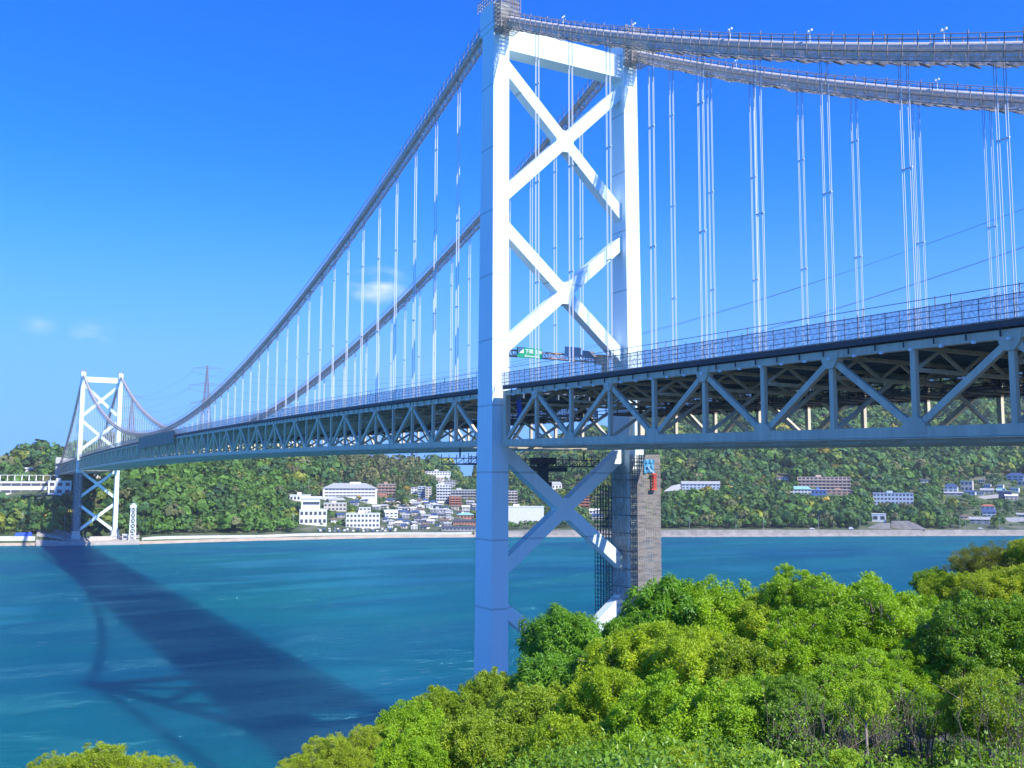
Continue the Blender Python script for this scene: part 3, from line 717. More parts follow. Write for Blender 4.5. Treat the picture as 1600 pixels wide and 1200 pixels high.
# thin tie rings of the scaffold walkways clamped round the right leg
for k in range(14):
    b = MB(); z = 10+k*3.3; hxx = 1.6+0.05*(138-z)/138+0.12; hyy = 2.15+1.15*(138-z)/138+0.12; cx = legx(z)
    for y in (-hyy, hyy): b.bar((cx-hxx, y, z), (cx+hxx, y, z), 0.14, 0.14, (0, 1, 0))
    for x in (cx-hxx, cx+hxx): b.bar((x, -hyy, z), (x, hyy, z), 0.14, 0.14, (1, 0, 0))
    b.build('tie_ring', SCAFD, TW_NEAR)
# red hoist and blue sheets at the top of the scaffold
t = tag(empty('hoist', (xr+1.5, -6.1, 51.2)), 'small red hoist mast at the top of the grey scaffold', 'hoist')
RED = mat('hoist_red', (0.62, 0.07, 0.04), 0.5); b = MB()
for x in (-0.35, 0.35):
    for y in (-0.3, 0.3): b.bar((x, y, 0), (x, y, 4.0), 0.16, 0.16)
for k in range(6):
    z = 0.2+k*0.75; b.bar((-0.35, -0.3, z), (0.35, -0.3, z), 0.12, 0.12, (0, 1, 0)); b.bar((-0.35, -0.3, z), (0.35, -0.3, min(z+0.75, 4)), 0.1, 0.1, (0, 1, 0))
b.build('mast', RED, t); MB().box(-1.2, 0.6, -0.4, 0.4, -0.15, 0.1).box(-0.9, 0.7, -0.35, 0.35, 3.9, 4.15).build('platform', RED, t)
t.scale = (0.7, 0.7, 0.7)
MB().bar((0, 0, 4.1), (-2.0, 0.2, 6.0), 0.14, 0.14).build('jib', mat('jib_white', (0.7, 0.7, 0.7), 0.5), t)
b = MB(); pts = []; nx_, nz_ = 8, 8
for j in range(nz_+1):
    for i in range(nx_+1):
        pts.append((xr-0.6+2.4*i/nx_, -5.75-0.16*math.sin(i*1.9+j*0.6)-0.06*math.sin(j*2.2), 54.2+2.5*j/nz_-0.12*math.sin(i*1.1)*(1-j/nz_)))
b.poly(pts, [(j*9+i, j*9+i+1, j*9+i+10, j*9+i+9) for j in range(nz_) for i in range(nx_)])
tag(b.build('tarpaulin', mat('tarp_blue', (0.08, 0.30, 0.50), 0.6)), 'pale blue tarpaulin tied over the top of the grey scaffold', 'tarpaulin')
b = MB(); pts = []
for j in range(6):
    for i in range(9):
        y = -6.2-1.6*i/8; pts.append((-13.2+0.12*math.sin(i*2.3+j), y, 63.6+0.6*j+0.08*math.sin(i+j*2)+0.1*(j == 0)*math.sin(i*3)))
b.poly(pts, [(j*9+i, j*9+i+1, j*9+i+10, j*9+i+9) for j in range(5) for i in range(8)])
tag(b.build('tarpaulin', mat('tarp_navy', (0.02, 0.07, 0.30), 0.6)), 'dark blue tarpaulin hung in the truss end beside the near tower', 'tarpaulin')
# inspection gantries under the deck
def gantry(x0, x1, y0, y1, z, label, extra):
    t = tag(empty('inspection_gantry', ((x0+x1)/2, (y0+y1)/2, z)), label, 'maintenance gantry'); hx, hy = (x1-x0)/2, (y1-y0)/2
    b = MB()
    for y in (-hy, hy):
        for h in (0, 1.2): b.bar((-hx, y, h), (hx, y, h), 0.16, 0.16, (0, 1, 0))
        k = -hx
        while k < hx-0.1: b.bar((k, y, 0), (min(k+1.6, hx), y, 1.2), 0.1, 0.1, (0, 1, 0)); b.bar((k, y, 0), (k, y, 1.9), 0.1, 0.1); k += 1.6
    for x in (-hx*0.8, hx*0.8): b.bar((x, 0, 1.2), (x, 0, 3.0), 0.25, 0.25)
    b.build('frame', SCAFD, t)
    MB().box(-hx, hx, -hy, hy, -0.12, 0.05).build('platform', STEEL, t)
    if extra:
        c = MB(); c.box(-1.9, 1.9, -1.6, 1.6, 0.3, 1.6); c.box(-0.9, 0.6, -0.9, 0.9, -3.2, 0.3); c.box(-1.1, 1.3, -1.0, 1.0, -4.0, -2.9)
        c.box(-4.5, 4.5, -1.3, 1.3, -1.0, -0.2)
        c.build('machine_cabin', STEEL, t)
    return t
gantry(-12.2, 10.5, 3.5, 7.5, 55.4, 'dark maintenance gantry slung under the deck between the near tower\'s legs', True)
gantry(-15.5, -4.5, 7.5, 19.0, 55.8, 'dark boxy maintenance platform under the main span left of the near tower', False)
# sign gantry across the roadway
t = tag(empty('sign_gantry', (0, 4.6, 75.0)), 'orange-brown lattice gantry with a green road sign across the deck', 'sign gantry')
b = MB(); RUST = mat('gantry_steel', (0.40, 0.26, 0.17), 0.6, noise=0.3, nscale=2)
zs = (0.6, 1.7)
for y in (-0.5, 0.5):
    for z in zs: b.bar((-13.0, y, z), (13.0, y, z), 0.16, 0.16, (0, 1, 0))
    for k in range(20):
        x = -13+1.3*k; b.bar((x, y, zs[k % 2]), (x+1.3, y, zs[(k+1) % 2]), 0.1, 0.1, (0, 1, 0)); b.bar((x, y, zs[0]), (x, y, zs[1]), 0.08, 0.08)
for k in range(21):
    x = -13+1.3*k; b.bar((x, -0.5, zs[k % 2]), (x, 0.5, zs[k % 2]), 0.08, 0.08, (1, 0, 0))
b.build('lattice_beam', RUST, t)
ORG = mat('gantry_orange', (0.80, 0.48, 0.22), 0.5)
MB().box(-13.0, -10.6, -0.75, 0.75, 0.3, 2.1).box(-13.1, -12.3, -0.6, 0.6, -7.2, 0.3).build('column', ORG, t)
MB().box(10.6, 13.0, -0.75, 0.75, 0.3, 2.1).box(12.3, 13.1, -0.6, 0.6, -7.2, 0.3).build('column', ORG, t)
GREEN = mat('sign_green', (0.005, 0.28, 0.13), 0.45); WHT = mat('sign_white', (0.9, 0.9, 0.9), 0.5)
sb = MB().box(-7.6, -2.2, -0.95, -0.8, 0.35, 2.25).build('sign_board', GREEN, t)
def lettering(txt, size, x, z, parent, m, y=-0.97):
    cu = bpy.data.curves.new('lettering', 'FONT'); cu.body = txt; cu.size = size; cu.extrude = 0.008; cu.resolution_u = 2
    o = bpy.data.objects.new('lettering', cu); COL.objects.link(o); bpy.context.view_layer.update()
    dg = bpy.context.evaluated_depsgraph_get(); me = bpy.data.meshes.new_from_object(o.evaluated_get(dg)); me.materials.clear(); me.materials.append(m)
    COL.objects.unlink(o); bpy.data.objects.remove(o)
    r = bpy.data.objects.new('lettering', me); COL.objects.link(r); r.parent = parent; r.location = (x, y, z); r.rotation_euler = (math.pi/2, 0, 0)
    return r
lettering('下関  2.4km', 0.9, -5.95, 1.24, sb, WHT)
lettering('Shimonoseki', 0.6, -6.0, 0.52, sb, WHT)
MB().box(-7.4, -6.25, -0.985, -0.955, 1.2, 2.15).build('exit_panel', WHT, sb)
lettering('27', 0.72, -7.25, 1.42, sb, GREEN, -0.99)
MB().box(3.0, 6.6, -0.75, -0.62, 1.3, 3.1).box(7.0, 9.8, -0.75, -0.62, 1.2, 2.6).build('sign_back', mat('sign_back_grey', (0.30, 0.33, 0.36), 0.4, 0.5), t)

# ------------------------------------------------------------------ transmission towers and their wires
LATT = mat('lattice_steel', (0.22, 0.23, 0.25), 0.6)
def pylon(px, ptop, R, Ht, label, wid, th=1.0):
    P = at_range(px, ptop, R); base = P[2]-Ht
    t = tag(empty('transmission_tower', (P[0], P[1], base), -YAW), label, 'pylon'); b = MB(); arms = MB(); tip = []
    hw = lambda z: 0.5+wid*(1-z/Ht)**1.25
    n = 12; zs = [Ht*(1-(1-k/n)**1.25) for k in range(n+1)]
    for a, c in zip(zs[:-1], zs[1:]):
        A, Cc = hw(a), hw(c); q = [(-1, -1), (1, -1), (1, 1), (-1, 1)]
        for k in range(4):
            p, r = q[k], q[(k+1) % 4]
            b.bar((p[0]*A, p[1]*A, a), (p[0]*Cc, p[1]*Cc, c), 0.34*th, 0.34*th)
            b.bar((p[0]*A, p[1]*A, a), (r[0]*Cc, r[1]*Cc, c), 0.2*th, 0.2*th); b.bar((r[0]*A, r[1]*A, a), (p[0]*Cc, p[1]*Cc, c), 0.2*th, 0.2*th)
            b.bar((p[0]*A, p[1]*A, a), (r[0]*A, r[1]*A, a), 0.2*th, 0.2*th)
    b.build('lattice_body', LATT, t)
    for z, L in ((Ht*0.965, Ht*0.155), (Ht*0.78, Ht*0.19), (Ht*0.585, Ht*0.17)):
        ar = MB()
        for s in (-1, 1):
            for y in (-0.7, 0.7): ar.bar((s*hw(z), y, z), (s*L, 0, z+0.3), 0.22, 0.22); ar.bar((s*hw(z), y, z+2.4), (s*L, 0, z+0.4), 0.2*th, 0.2*th)
            for k in range(1, 4): ar.bar((s*(hw(z)+(L-hw(z))*k/4), 0.3, z), (s*(hw(z)+(L-hw(z))*k/4), 0.3, z+2.4*(1-k/4)+0.3), 0.15, 0.15)
            ar.bar((s*L, 0, z+0.3), (s*L, 0, z-3.2), 0.3, 0.3)
            tip.append(Matrix.Rotation(-YAW, 4, 'Z') @ Vector((s*L, 0, z-3.2)) + Vector((P[0], P[1], base)))
        ar.build('crossarm', LATT, t)
    return tip
tip1 = pylon(324, 571, 1050, 95, 'tall lattice transmission tower standing behind the cable near midspan', 7.0, 1.5)
tip2 = pylon(207, 617, 1400, 85, 'lattice transmission tower seen between the cables right of the far tower', 6.5, 2.0)
for k in range(6):
    E = Vector(at_range(1760 + (k % 2)*90, (395, 330, 265)[2-k//2]-90*(k % 2)*0.4, 420+60*(k % 2)))
    pts = []
    for (A, B, sag, n) in ((tip2[k], tip1[k], 8, 10), (tip1[k], E, 42, 40)):
        for i in range(n+1):
            u = i/n; p = A.lerp(B, u); p.z -= 4*sag*u*(1-u); pts.append(p)
    tag(MB().tube(pts, 0.085, 4).build('power_line', mat('wire', (0.10, 0.11, 0.13), 0.6)), 'thin power line strung from the transmission towers across the strait', 'power line', 'power lines over the strait')
#@@PART2
# ------------------------------------------------------------------ far coast: buildings
GLASS = mat('window_dark', (0.08, 0.09, 0.11), 0.15, spec=0.8)
WH = mat('wall_white', (0.80, 0.79, 0.76), 0.8, noise=0.12, nscale=0.4); CR = mat('wall_cream', (0.62, 0.56, 0.46), 0.85, noise=0.15, nscale=0.4)
BRN = mat('wall_brown', (0.50, 0.33, 0.24), 0.85, noise=0.2, nscale=0.4); RDB = mat('wall_terracotta', (0.55, 0.24, 0.15), 0.85, noise=0.15, nscale=0.4)
PINK = mat('wall_tan', (0.70, 0.54, 0.41), 0.85, noise=0.15, nscale=0.4); BLW = mat('wall_pale_blue', (0.50, 0.58, 0.68), 0.8, noise=0.12, nscale=0.4)
GRW = mat('wall_grey', (0.42, 0.42, 0.41), 0.85, noise=0.2, nscale=0.4)
R_GREY = mat('roof_grey', (0.36, 0.37, 0.36), 0.7, noise=0.2, nscale=0.5); R_BLUE = mat('roof_blue', (0.05, 0.09, 0.20), 0.6, noise=0.2, nscale=0.5)
R_TEAL = mat('roof_teal', (0.25, 0.52, 0.52), 0.6, noise=0.15, nscale=0.5); R_RED = mat('roof_rust', (0.40, 0.15, 0.08), 0.7, noise=0.2, nscale=0.5)
R_DARK = mat('roof_dark', (0.07, 0.08, 0.10), 0.7, noise=0.2, nscale=0.5); R_WHITE = mat('roof_white', (0.75, 0.76, 0.76), 0.6, noise=0.15, nscale=0.5)
R_BROWN = mat('roof_brown', (0.20, 0.13, 0.09), 0.7, noise=0.2, nscale=0.5)
RECTS = []
def building(name, label, cat, px0, px1, yt, yb, floors, bays, wallm, roof='flat', roofm=None, dep=12.0, yaw=0.0, style='window', group=None, side=2):
    P, s = ground_hit((px0+px1)/2, yb); mp = float((P-CAM) @ FW)/FOC; w = (px1-px0)*mp; h = (yb-yt)*mp
    az = math.atan2(P[0]-CAM[0], P[1]-CAM[1]); dep = min(dep, max(6, w*0.9))
    fwd = np.array([math.sin(az), math.cos(az), 0])*dep/2
    t = tag(empty(name, (P[0]+fwd[0], P[1]+fwd[1], P[2]), -az+yaw), label, cat, group)
    RECTS.append((px0-1, px1+1, yt, yb, math.hypot(P[0]-CAM[0], P[1]-CAM[1])))
    hx, hy = w/2, dep/2
    hw = h if roof in ('flat', 'none') else h*0.64
    b = MB().box(-hx, hx, -hy, hy, -7, hw-0.01); b.build('wall', wallm, t)
    roofm = roofm or R_GREY
    if roof == 'flat':
        r = MB().box(-hx-0.25, hx+0.25, -hy-0.25, hy+0.25, hw, hw+0.45).build('roof', roofm, t)
        if w > 14: MB().box(-hx*0.3, -hx*0.3+min(6, w*0.2), -1, 3, hw+0.45, hw+2.6).build('stair_house', wallm, r)
    elif roof == 'hip':
        q = min(hx, hy)*0.9; o = 0.6
        MB().poly([(-hx-o, -hy-o, hw), (hx+o, -hy-o, hw), (hx+o, hy+o, hw), (-hx-o, hy+o, hw), (-hx+q, 0, h), (hx-q, 0, h)],
                  [(0, 1, 5, 4), (1, 2, 5), (2, 3, 4, 5), (3, 0, 4), (3, 2, 1, 0)]).build('roof', roofm, t)
    elif roof == 'gable':
        o = 0.5
        MB().poly([(-hx-o, -hy-o, hw), (hx+o, -hy-o, hw), (hx+o, hy+o, hw), (-hx-o, hy+o, hw), (-hx-o, 0, h), (hx+o, 0, h)],
                  [(0, 1, 5, 4), (2, 3, 4, 5), (1, 2, 5), (3, 0, 4), (3, 2, 1, 0)]).build('roof', roofm, t)
    fh = hw/max(floors, 1)
    if style == 'blind': return t
    if style == 'band':
        for k in range(floors):
            MB().box(-hx*0.93, hx*0.93, -hy-0.05, -hy+0.3, fh*(k+0.38), fh*(k+0.80)).build('window_band', GLASS, t)
            m = MB()
            for i in range(bays+1): x = -hx*0.93+2*hx*0.93*i/bays; m.box(x-0.18, x+0.18, -hy-0.14, -hy-0.05, fh*(k+0.38), fh*(k+0.80))
            m.build('mullion', wallm, t)
    else:
        bw = 2*hx/bays; me = None
        for k in range(floors):
            for i in range(bays):
                x = -hx+bw*(i+0.5)
                if me is None:
                    o = MB().box(-bw*0.30, bw*0.30, -0.07, 0.2, -fh*0.23, fh*0.23).build('window', GLASS, t); me = o
                else: o = me.copy(); COL.objects.link(o); o.parent = t
                o.location = (x, -hy, fh*(k+0.55))
            if style == 'balcony':
                bm = MB().box(-hx, hx, -hy-1.3, -hy-0.08, fh*k+0.02, fh*k+0.22)
                bm.box(-hx, hx, -hy-1.3, -hy-1.2, fh*k+0.22, fh*k+1.05)
                for i in range(bays+1): x = -hx+bw*i; bm.box(max(-hx, x-0.1), min(hx, x+0.1), -hy-1.18, -hy-0.08, fh*k+0.23, fh*(k+0.98))
                bm.build('balcony', wallm, t)
    if side and w > 5:
        for k in range(floors): MB().box(-hx-0.06, -hx+0.2, -hy*0.5, hy*0.5, fh*(k+0.35), fh*(k+0.75)).build('side_window', GLASS, t)
    return t
B = building
# the terraced white building by the far anchorage
t = B('terrace_building', 'long white flat-roofed building with wide dark windows left of the far tower', 'building', -60, 76, 753, 774.5, 2, 9, WH, 'flat', R_WHITE, 14, 0.05, 'band')
fr = MB(); mp_ = 0.62
for i in range(9):
    x = -5+i*6.0; fr.box(x-0.25, x+0.25, -6.9, -6.5, 13.8, 18.2); fr.box(x-0.25, x+0.25, -1.3, -0.9, 13.8, 18.2); fr.box(x-0.2, x+0.2, -6.9, -0.9, 18.2, 18.6)
fr.box(-5.2, 43.2, -6.9, -6.5, 18.62, 19.0); fr.box(-5.2, 43.2, -1.3, -0.9, 18.62, 19.0); fr.build('pergola', WH, t)
B('annex', 'plain white block with three small windows beside the far tower scaffold', 'building', 76, 109, 752, 774, 2, 3, WH, 'flat', R_WHITE, 12, 0.03)
B('hill_house', 'small white house alone on the wooded hill left of the far tower', 'house', 38, 51, 731, 736.5, 1, 3, WH, 'gable', R_WHITE, 8)
B('chapel', 'little white house on the slope behind the far tower\'s lower braces', 'house', 148, 157, 738, 747, 1, 2, WH, 'flat', R_WHITE, 7)
# the town left of the near leg
B('lookout_house', 'small flat white building with a chimney-like turret at the hill foot', 'building', 453, 485, 774, 784, 1, 6, WH, 'flat', R_WHITE, 9)
P_ = B('tower_hall', 'white hall with a raised upper block at the left edge of the town', 'building', 468, 510, 797, 821, 2, 6, WH, 'flat', R_WHITE, 16)
mp_ = 0.6; MB().box(-11, 6, -5, 6, 14.5, 24.5).build('upper_block', WH, P_); MB().box(-12, 8, -5.6, 6.6, 24.5, 26.5).build('upper_cornice', WH, P_); MB().box(-9.5, 5.5, -5.3, -4.9, 19.2, 21.6).build('window_band', GLASS, P_)
h_ = B('hotel', 'big white hotel with a grey hipped roof and window bands above the town', 'hotel', 504, 588, 755, 777.5, 3, 14, WH, 'hip', R_GREY, 26, 0.05, 'band')
MB().box(0, 12, -2, 5, 12.5, 16.8).build('roof_house', WH, h_)
B('apartment_block', 'brown brick apartment block with pale balconies right of the white hotel', 'apartment block', 590, 618, 757, 776, 4, 5, BRN, 'flat', R_GREY, 12, 0, 'balcony')
B('apartment_block', 'low terracotta block at the foot of the brown apartments', 'apartment block', 591, 604, 769.5, 777, 2, 3, RDB, 'flat', R_GREY, 9)
B('meeting_hall', 'low cream building with a white flat roof between the hotel and the sea', 'building', 506, 541, 787, 799, 2, 6, CR, 'flat', R_WHITE, 12)
B('office_building', 'wide white three-storey building standing right behind the sea wall car park', 'building', 541, 593, 803, 825, 3, 9, WH, 'flat', R_WHITE, 14, -0.04)
B('villa', 'white house with two steps of roof behind the three-storey white building', 'house', 561, 579, 794, 803, 2, 3, WH, 'flat', R_WHITE, 10)
B('villa', 'white house under a pale gabled roof right of the three-storey building', 'house', 600, 620, 797, 809, 2, 3, WH, 'gable', R_WHITE, 11, 0.2)
wv, _s = ground_hit(622, 791); t = tag(empty('wave_roof_pavilion', tuple(wv), -0.42), 'long low pavilion with a pale wavy roof in the middle of the town', 'pavilion')
b = MB(); n_ = 24; pts = []
for i in range(n_+1):
    x = -15+30*i/n_; z = 3.4+1.7*math.sin(i*0.62+0.6)-0.05*i
    pts += [(x, -4, z), (x, 4, z+0.4), (x, 4, z+0.8), (x, -4, z+0.4)]
b.poly(pts, [(4*i+k, 4*i+(k+1) % 4, 4*i+4+(k+1) % 4, 4*i+4+k) for i in range(n_) for k in range(4)]); b.build('roof', mat('roof_sand', (0.68, 0.60, 0.48), 0.8), t)
MB().box(-12, 12, -3, 3, -4, 2.0).build('wall', CR, t); RECTS.append((595, 645, 783, 791, 1000))
B('apartment_block', 'pale blue-white five-storey apartment tower below the wooded slope', 'apartment block', 653, 664, 760.5, 779, 5, 2, BLW, 'flat', R_WHITE, 10, 0, 'balcony')
B('apartment_block', 'cream five-storey slab joined right of the pale blue apartments', 'apartment block', 664.5, 674, 761.5, 780, 5, 2, CR, 'flat', R_WHITE, 10)
B('apartment_block', 'small white block left of the pale blue apartment tower', 'apartment block', 642, 652, 762, 774, 3, 2, WH, 'flat', R_GREY, 10)
B('terrace_flats', 'white six-storey flats stepping up the valley beside the near leg', 'apartment block', 682, 704, 758, 785, 6, 5, WH, 'flat', R_WHITE, 12, 0, 'balcony')
B('terrace_flats', 'upper white flats set back above the six-storey terrace', 'apartment block', 685, 703, 752.5, 760, 2, 4, WH, 'flat', R_WHITE, 10)
B('terrace_flats', 'grey flats with dark windows behind the stepped white ones', 'apartment block', 694, 711, 751, 763, 3, 4, GRW, 'flat', R_GREY, 10)
B('school_block', 'long pale grey building high in the saddle under the far hilltop', 'building', 665, 704, 736.5, 743.5, 2, 9, WH, 'flat', R_GREY, 10)
B('villa', 'white house with a reddish wall under the long building in the saddle', 'house', 682, 694, 743.5, 751, 2, 2, PINK, 'gable', R_WHITE, 8)
B('hill_house', 'bright white house alone on the hill edge beside the near leg', 'house', 727, 737, 739, 744, 1, 3, WH, 'flat', R_WHITE, 7)
B('apartment_block', 'long grey-brown slab of flats with dark bays touching the near leg', 'apartment block', 697, 743, 766, 779, 3, 10, GRW, 'flat', R_WHITE, 12, 0.05, 'balcony')
B('apartment_block', 'terracotta four-storey flats in front of the grey-brown slab', 'apartment block', 702, 721, 775.5, 790, 4, 4, RDB, 'flat', R_GREY, 11, 0, 'balcony')
B('warehouse', 'blue-walled shed with a white canopy in the town', 'building', 678, 690, 789, 795, 1, 3, R_BLUE, 'flat', R_WHITE, 10)
B('canopy_shop', 'long white flat canopy roof below the blue-walled shed', 'building', 672, 697, 796, 801, 1, 5, GRW, 'flat', R_WHITE, 10)
B('shrine_hall', 'shrine hall with a bright sea-green roof beside the near leg', 'shrine hall', 714, 740, 801.5, 811, 1, 5, RDB, 'hip', R_TEAL, 12)
B('shrine_gate_hall', 'long red-walled shrine building under dark roofs at the road', 'shrine hall', 708, 743, 812, 820, 1, 8, RDB, 'gable', R_DARK, 12)
B('market_hall', 'low dark-roofed hall stretching along the road to the near leg', 'building', 690, 743, 822, 829.5, 1, 9, GRW, 'gable', R_DARK, 12)
B('apartment_block', 'narrow cream six-storey block right beside the near leg', 'apartment block', 793.5, 808.5, 768, 790, 5, 3, CR, 'flat', R_WHITE, 10, 0, 'balcony')
B('warehouse', 'long windowless white warehouse on the shore seen between the near legs', 'warehouse', 776, 850, 792.5, 818, 1, 1, WH, 'flat', R_WHITE, 18, -0.03, 'blind', None, 0)
B('apartment_block', 'terraced salmon-pink flats stepping down behind the lower brace', 'apartment block', 900, 921, 772, 794, 5, 3, mat('wall_salmon', (0.60, 0.26, 0.15), 0.85, noise=0.15, nscale=0.4), 'flat', R_WHITE, 12, 0, 'balcony')
B('chapel', 'white hall with a tilted grey roof on the hillside between the near legs', 'building', 858, 876, 753, 765, 1, 3, WH, 'gable', R_GREY, 10, 0.5)
B('villa', 'white house cluster partly behind the dark open scaffold', 'house', 921, 936, 795, 803, 1, 3, WH, 'gable', R_WHITE, 9)
B('villa', 'dark-roofed house beside the dark open scaffold, below the white cluster', 'house', 925, 942, 803, 812, 2, 3, GRW, 'gable', R_BLUE, 9)
# right hillside
B('school_block', 'long blue-windowed school with a grey roof in the clearing', 'school', 1065, 1124, 752, 764.5, 2, 10, BLW, 'gable', R_GREY, 10, 0.08)
B('villa', 'small white house in the woods left of the tan hotel', 'house', 1214, 1231, 744, 750, 1, 4, WH, 'gable', R_BROWN, 8)
B('hotel', 'tan four-storey hotel with rows of square balconies on the right hillside', 'hotel', 1248, 1327, 746, 766, 4, 13, PINK, 'flat', mat('roof_tan', (0.62, 0.47, 0.33), 0.8), 14, 0, 'balcony')
B('hotel_wing', 'low tan base wing below the right half of the tan hotel', 'hotel wing', 1292, 1331, 766, 774, 2, 5, BRN, 'flat', PINK, 7)
B('hotel_wing', 'blue glass lobby wing below the tan hotel', 'hotel wing', 1268, 1291, 765.5, 774, 1, 4, mat('wall_glass_blue', (0.10, 0.22, 0.50), 0.4), 'flat', R_WHITE, 6)
B('hotel_wing', 'annex with a pale teal roof at the left foot of the tan hotel', 'hotel wing', 1236, 1267, 760, 773, 2, 6, WH, 'hip', R_TEAL, 8)
B('office_building', 'pale blue two-storey building with continuous windows below the tan hotel', 'building', 1366, 1425, 771, 789, 3, 11, BLW, 'flat', BLW, 13, 0.04)
B('cube_house', 'plain bright white box-shaped building just above the coast road', 'building', 1363, 1384, 804, 816, 1, 2, WH, 'flat', R_WHITE, 12)
HH = [ (1476, 1496, 756, 769, 'hip', R_BLUE, WH, 'white house under a dark blue hipped roof, leftmost of the hillside village'),
 (1503, 1520, 752, 768, 'flat', R_WHITE, CR, 'cream three-storey house right of the blue-hipped one'),
 (1472, 1503, 768.5, 774, 'gable', R_GREY, GRW, 'long low grey-roofed house under the cream three-storey house'),
 (1508, 1524, 766, 773, 'gable', R_BLUE, BLW, 'small blue-roofed house below the cream three-storey house'),
 (1526, 1537, 768, 774, 'gable', R_DARK, WH, 'dark-roofed little house in the village middle'),
 (1530, 1538, 750, 755, 'flat', R_WHITE, CR, 'tiny cream house highest in the village middle'),
 (1538, 1548, 757, 762.5, 'flat', R_WHITE, WH, 'bright white flat house above the reddish garden wall'),
 (1533, 1552, 763, 772, 'gable', R_GREY, CR, 'cream house with a grey gable above the long retaining wall'),
 (1559, 1568, 758, 763, 'flat', R_WHITE, WH, 'small white box house near the right edge of the village'),
 (1558, 1570, 764, 770, 'gable', R_TEAL, WH, 'white house with a pale green roof in the upper village'),
 (1575, 1600, 739, 752, 'hip', R_BLUE, BLW, 'big blue-roofed house topmost at the right edge'),
 (1592, 1612, 752, 759, 'flat', R_WHITE, CR, 'cream house cut by the right picture edge'),
 (1560, 1580, 768, 779, 'flat', R_WHITE, R_BLUE, 'dark blue-walled house with a white flat roof'),
 (1571, 1589, 772, 782, 'gable', R_WHITE, CR, 'cream house with a white roof on a stone terrace'),
 (1580, 1592, 763, 769, 'flat', R_TEAL, WH, 'small pale house with a flat sea-green roof'),
 (1534, 1554, 788, 797, 'hip', R_RED, WH, 'house with a rusty orange hipped roof in the lower village'),
 (1536, 1555, 796, 808, 'gable', R_BLUE, BLW, 'two-storey house with blue walls below the rusty roof'),
 (1499, 1516, 805, 812, 'hip', R_BROWN, PINK, 'little tan hut above the coast road'),
 (1516, 1545, 808, 819, 'gable', R_GREY, GRW, 'weathered grey house above the road bend'),
 (1590, 1612, 802, 809, 'gable', R_GREY, CR, 'grey-roofed house above the sloping pale wall'),
 (1438, 1452, 749, 755, 'gable', R_DARK, BLW, 'dark-roofed house deep in the trees above the village')]
for (a, c, yt, yb, rf, rm, wm, lb) in HH: B('village_house', lb, 'house', a, c, yt, yb, 2 if yb-yt > 8 else 1, 3, wm, rf, rm, 9, rnd.uniform(-0.2, 0.2))
TH = [(487, 497, 786, 793, R_DARK), (512, 524, 779.5, 785, R_GREY), (548, 560, 783, 790, R_BLUE), (565, 577, 779, 786, R_BLUE), (596, 606, 788, 795, R_GREY), (583, 594, 789, 796, R_WHITE),
 (606, 616, 812, 819, R_GREY), (618, 628, 815, 822, R_WHITE), (628, 639, 803, 810, R_GREY), (630, 641, 812, 819, R_BLUE), (644, 656, 798, 805, R_BLUE), (647, 659, 807, 814, R_DARK), (652, 662, 789, 796, R_WHITE),
 (662, 672, 804, 811, R_GREY), (668, 678, 812, 819, R_WHITE), (671, 683, 782, 789, R_BLUE), (684, 694, 803, 810, R_DARK), (688, 700, 811, 818, R_BROWN), (697, 707, 796, 802, R_GREY), (722, 734, 790, 797, R_WHITE),
 (729, 741, 782, 789, R_GREY), (640, 650, 781, 787, R_WHITE), (660, 668, 817, 824, R_BROWN), (604, 616, 779, 785, R_BLUE), (642, 652, 820, 827, R_WHITE), (576, 588, 781, 787, R_GREY), (525, 537, 802, 809, R_BLUE), (516, 526, 810, 817, R_BROWN)]
rt = random.Random(5); used = list(RECTS)
for _ in range(900):
    if len(TH) >= 62: break
    a = rt.uniform(598, 738); w_ = rt.uniform(7, 13); yb_ = rt.uniform(784, 827); h_ = rt.uniform(5, 8)
    if any(a < q[1]+1 and a+w_ > q[0]-1 and yb_-h_ < q[3]-2 and yb_ > q[2]+1 for q in used): continue
    if any(a < q[1]-1 and a+w_ > q[0]+1 and yb_-h_ < q[3]-3 and yb_ > q[2]+2 for q in TH): continue
    TH.append((a, a+w_, yb_-h_, yb_, rt.choice([R_GREY, R_GREY, R_BLUE, R_DARK, R_WHITE, R_BROWN])))
rn_ = {id(R_DARK): 'dark', id(R_GREY): 'grey', id(R_BLUE): 'blue', id(R_WHITE): 'white', id(R_BROWN): 'brown'}
for i, (a, c, yt, yb, rm) in enumerate(TH):
    k = rn_[id(rm)]
    B('town_house', f'small {k}-roofed house packed in the town below the wooded hills', 'house', a, c, yt, yb, 2, 2, (WH, CR, GRW)[i % 3], 'gable' if i % 3 else 'hip', rm, 8, rnd.uniform(-0.5, 0.5), 'window', f'{k}-roofed town houses', 0)

# retaining walls and terraces
def retaining(label, pts_px, m=CONC, th=2.5):
    """a concrete face whose outline the photo shows; (px, py) corners from lower left round"""
    xs = [p[0] for p in pts_px]; ys = [p[1] for p in pts_px]; P, s = ground_hit(sum(xs)/len(xs), max(ys)); R = math.hypot(P[0]-CAM[0], P[1]-CAM[1])
    f = [at_range(px, py, R+(max(ys)-py)*0.25) for px, py in pts_px]; az = math.atan2(P[0]-CAM[0], P[1]-CAM[1]); o = np.array([math.sin(az), math.cos(az), 0])*th
    n = len(f); RECTS.append((min(xs), max(xs), min(ys), max(ys), R))
    return tag(MB().poly([tuple(p) for p in f]+[tuple(p+o) for p in f], [tuple(range(n)), tuple(range(2*n-1, n-1, -1))]+[(i, n+i, n+(i+1) % n, (i+1) % n) for i in range(n)]).build('retaining_wall', m), label, 'retaining wall')
retaining('low grey retaining wall under the white box-shaped building', [(1350, 827), (1391, 827), (1391, 817), (1372, 818)], REV)
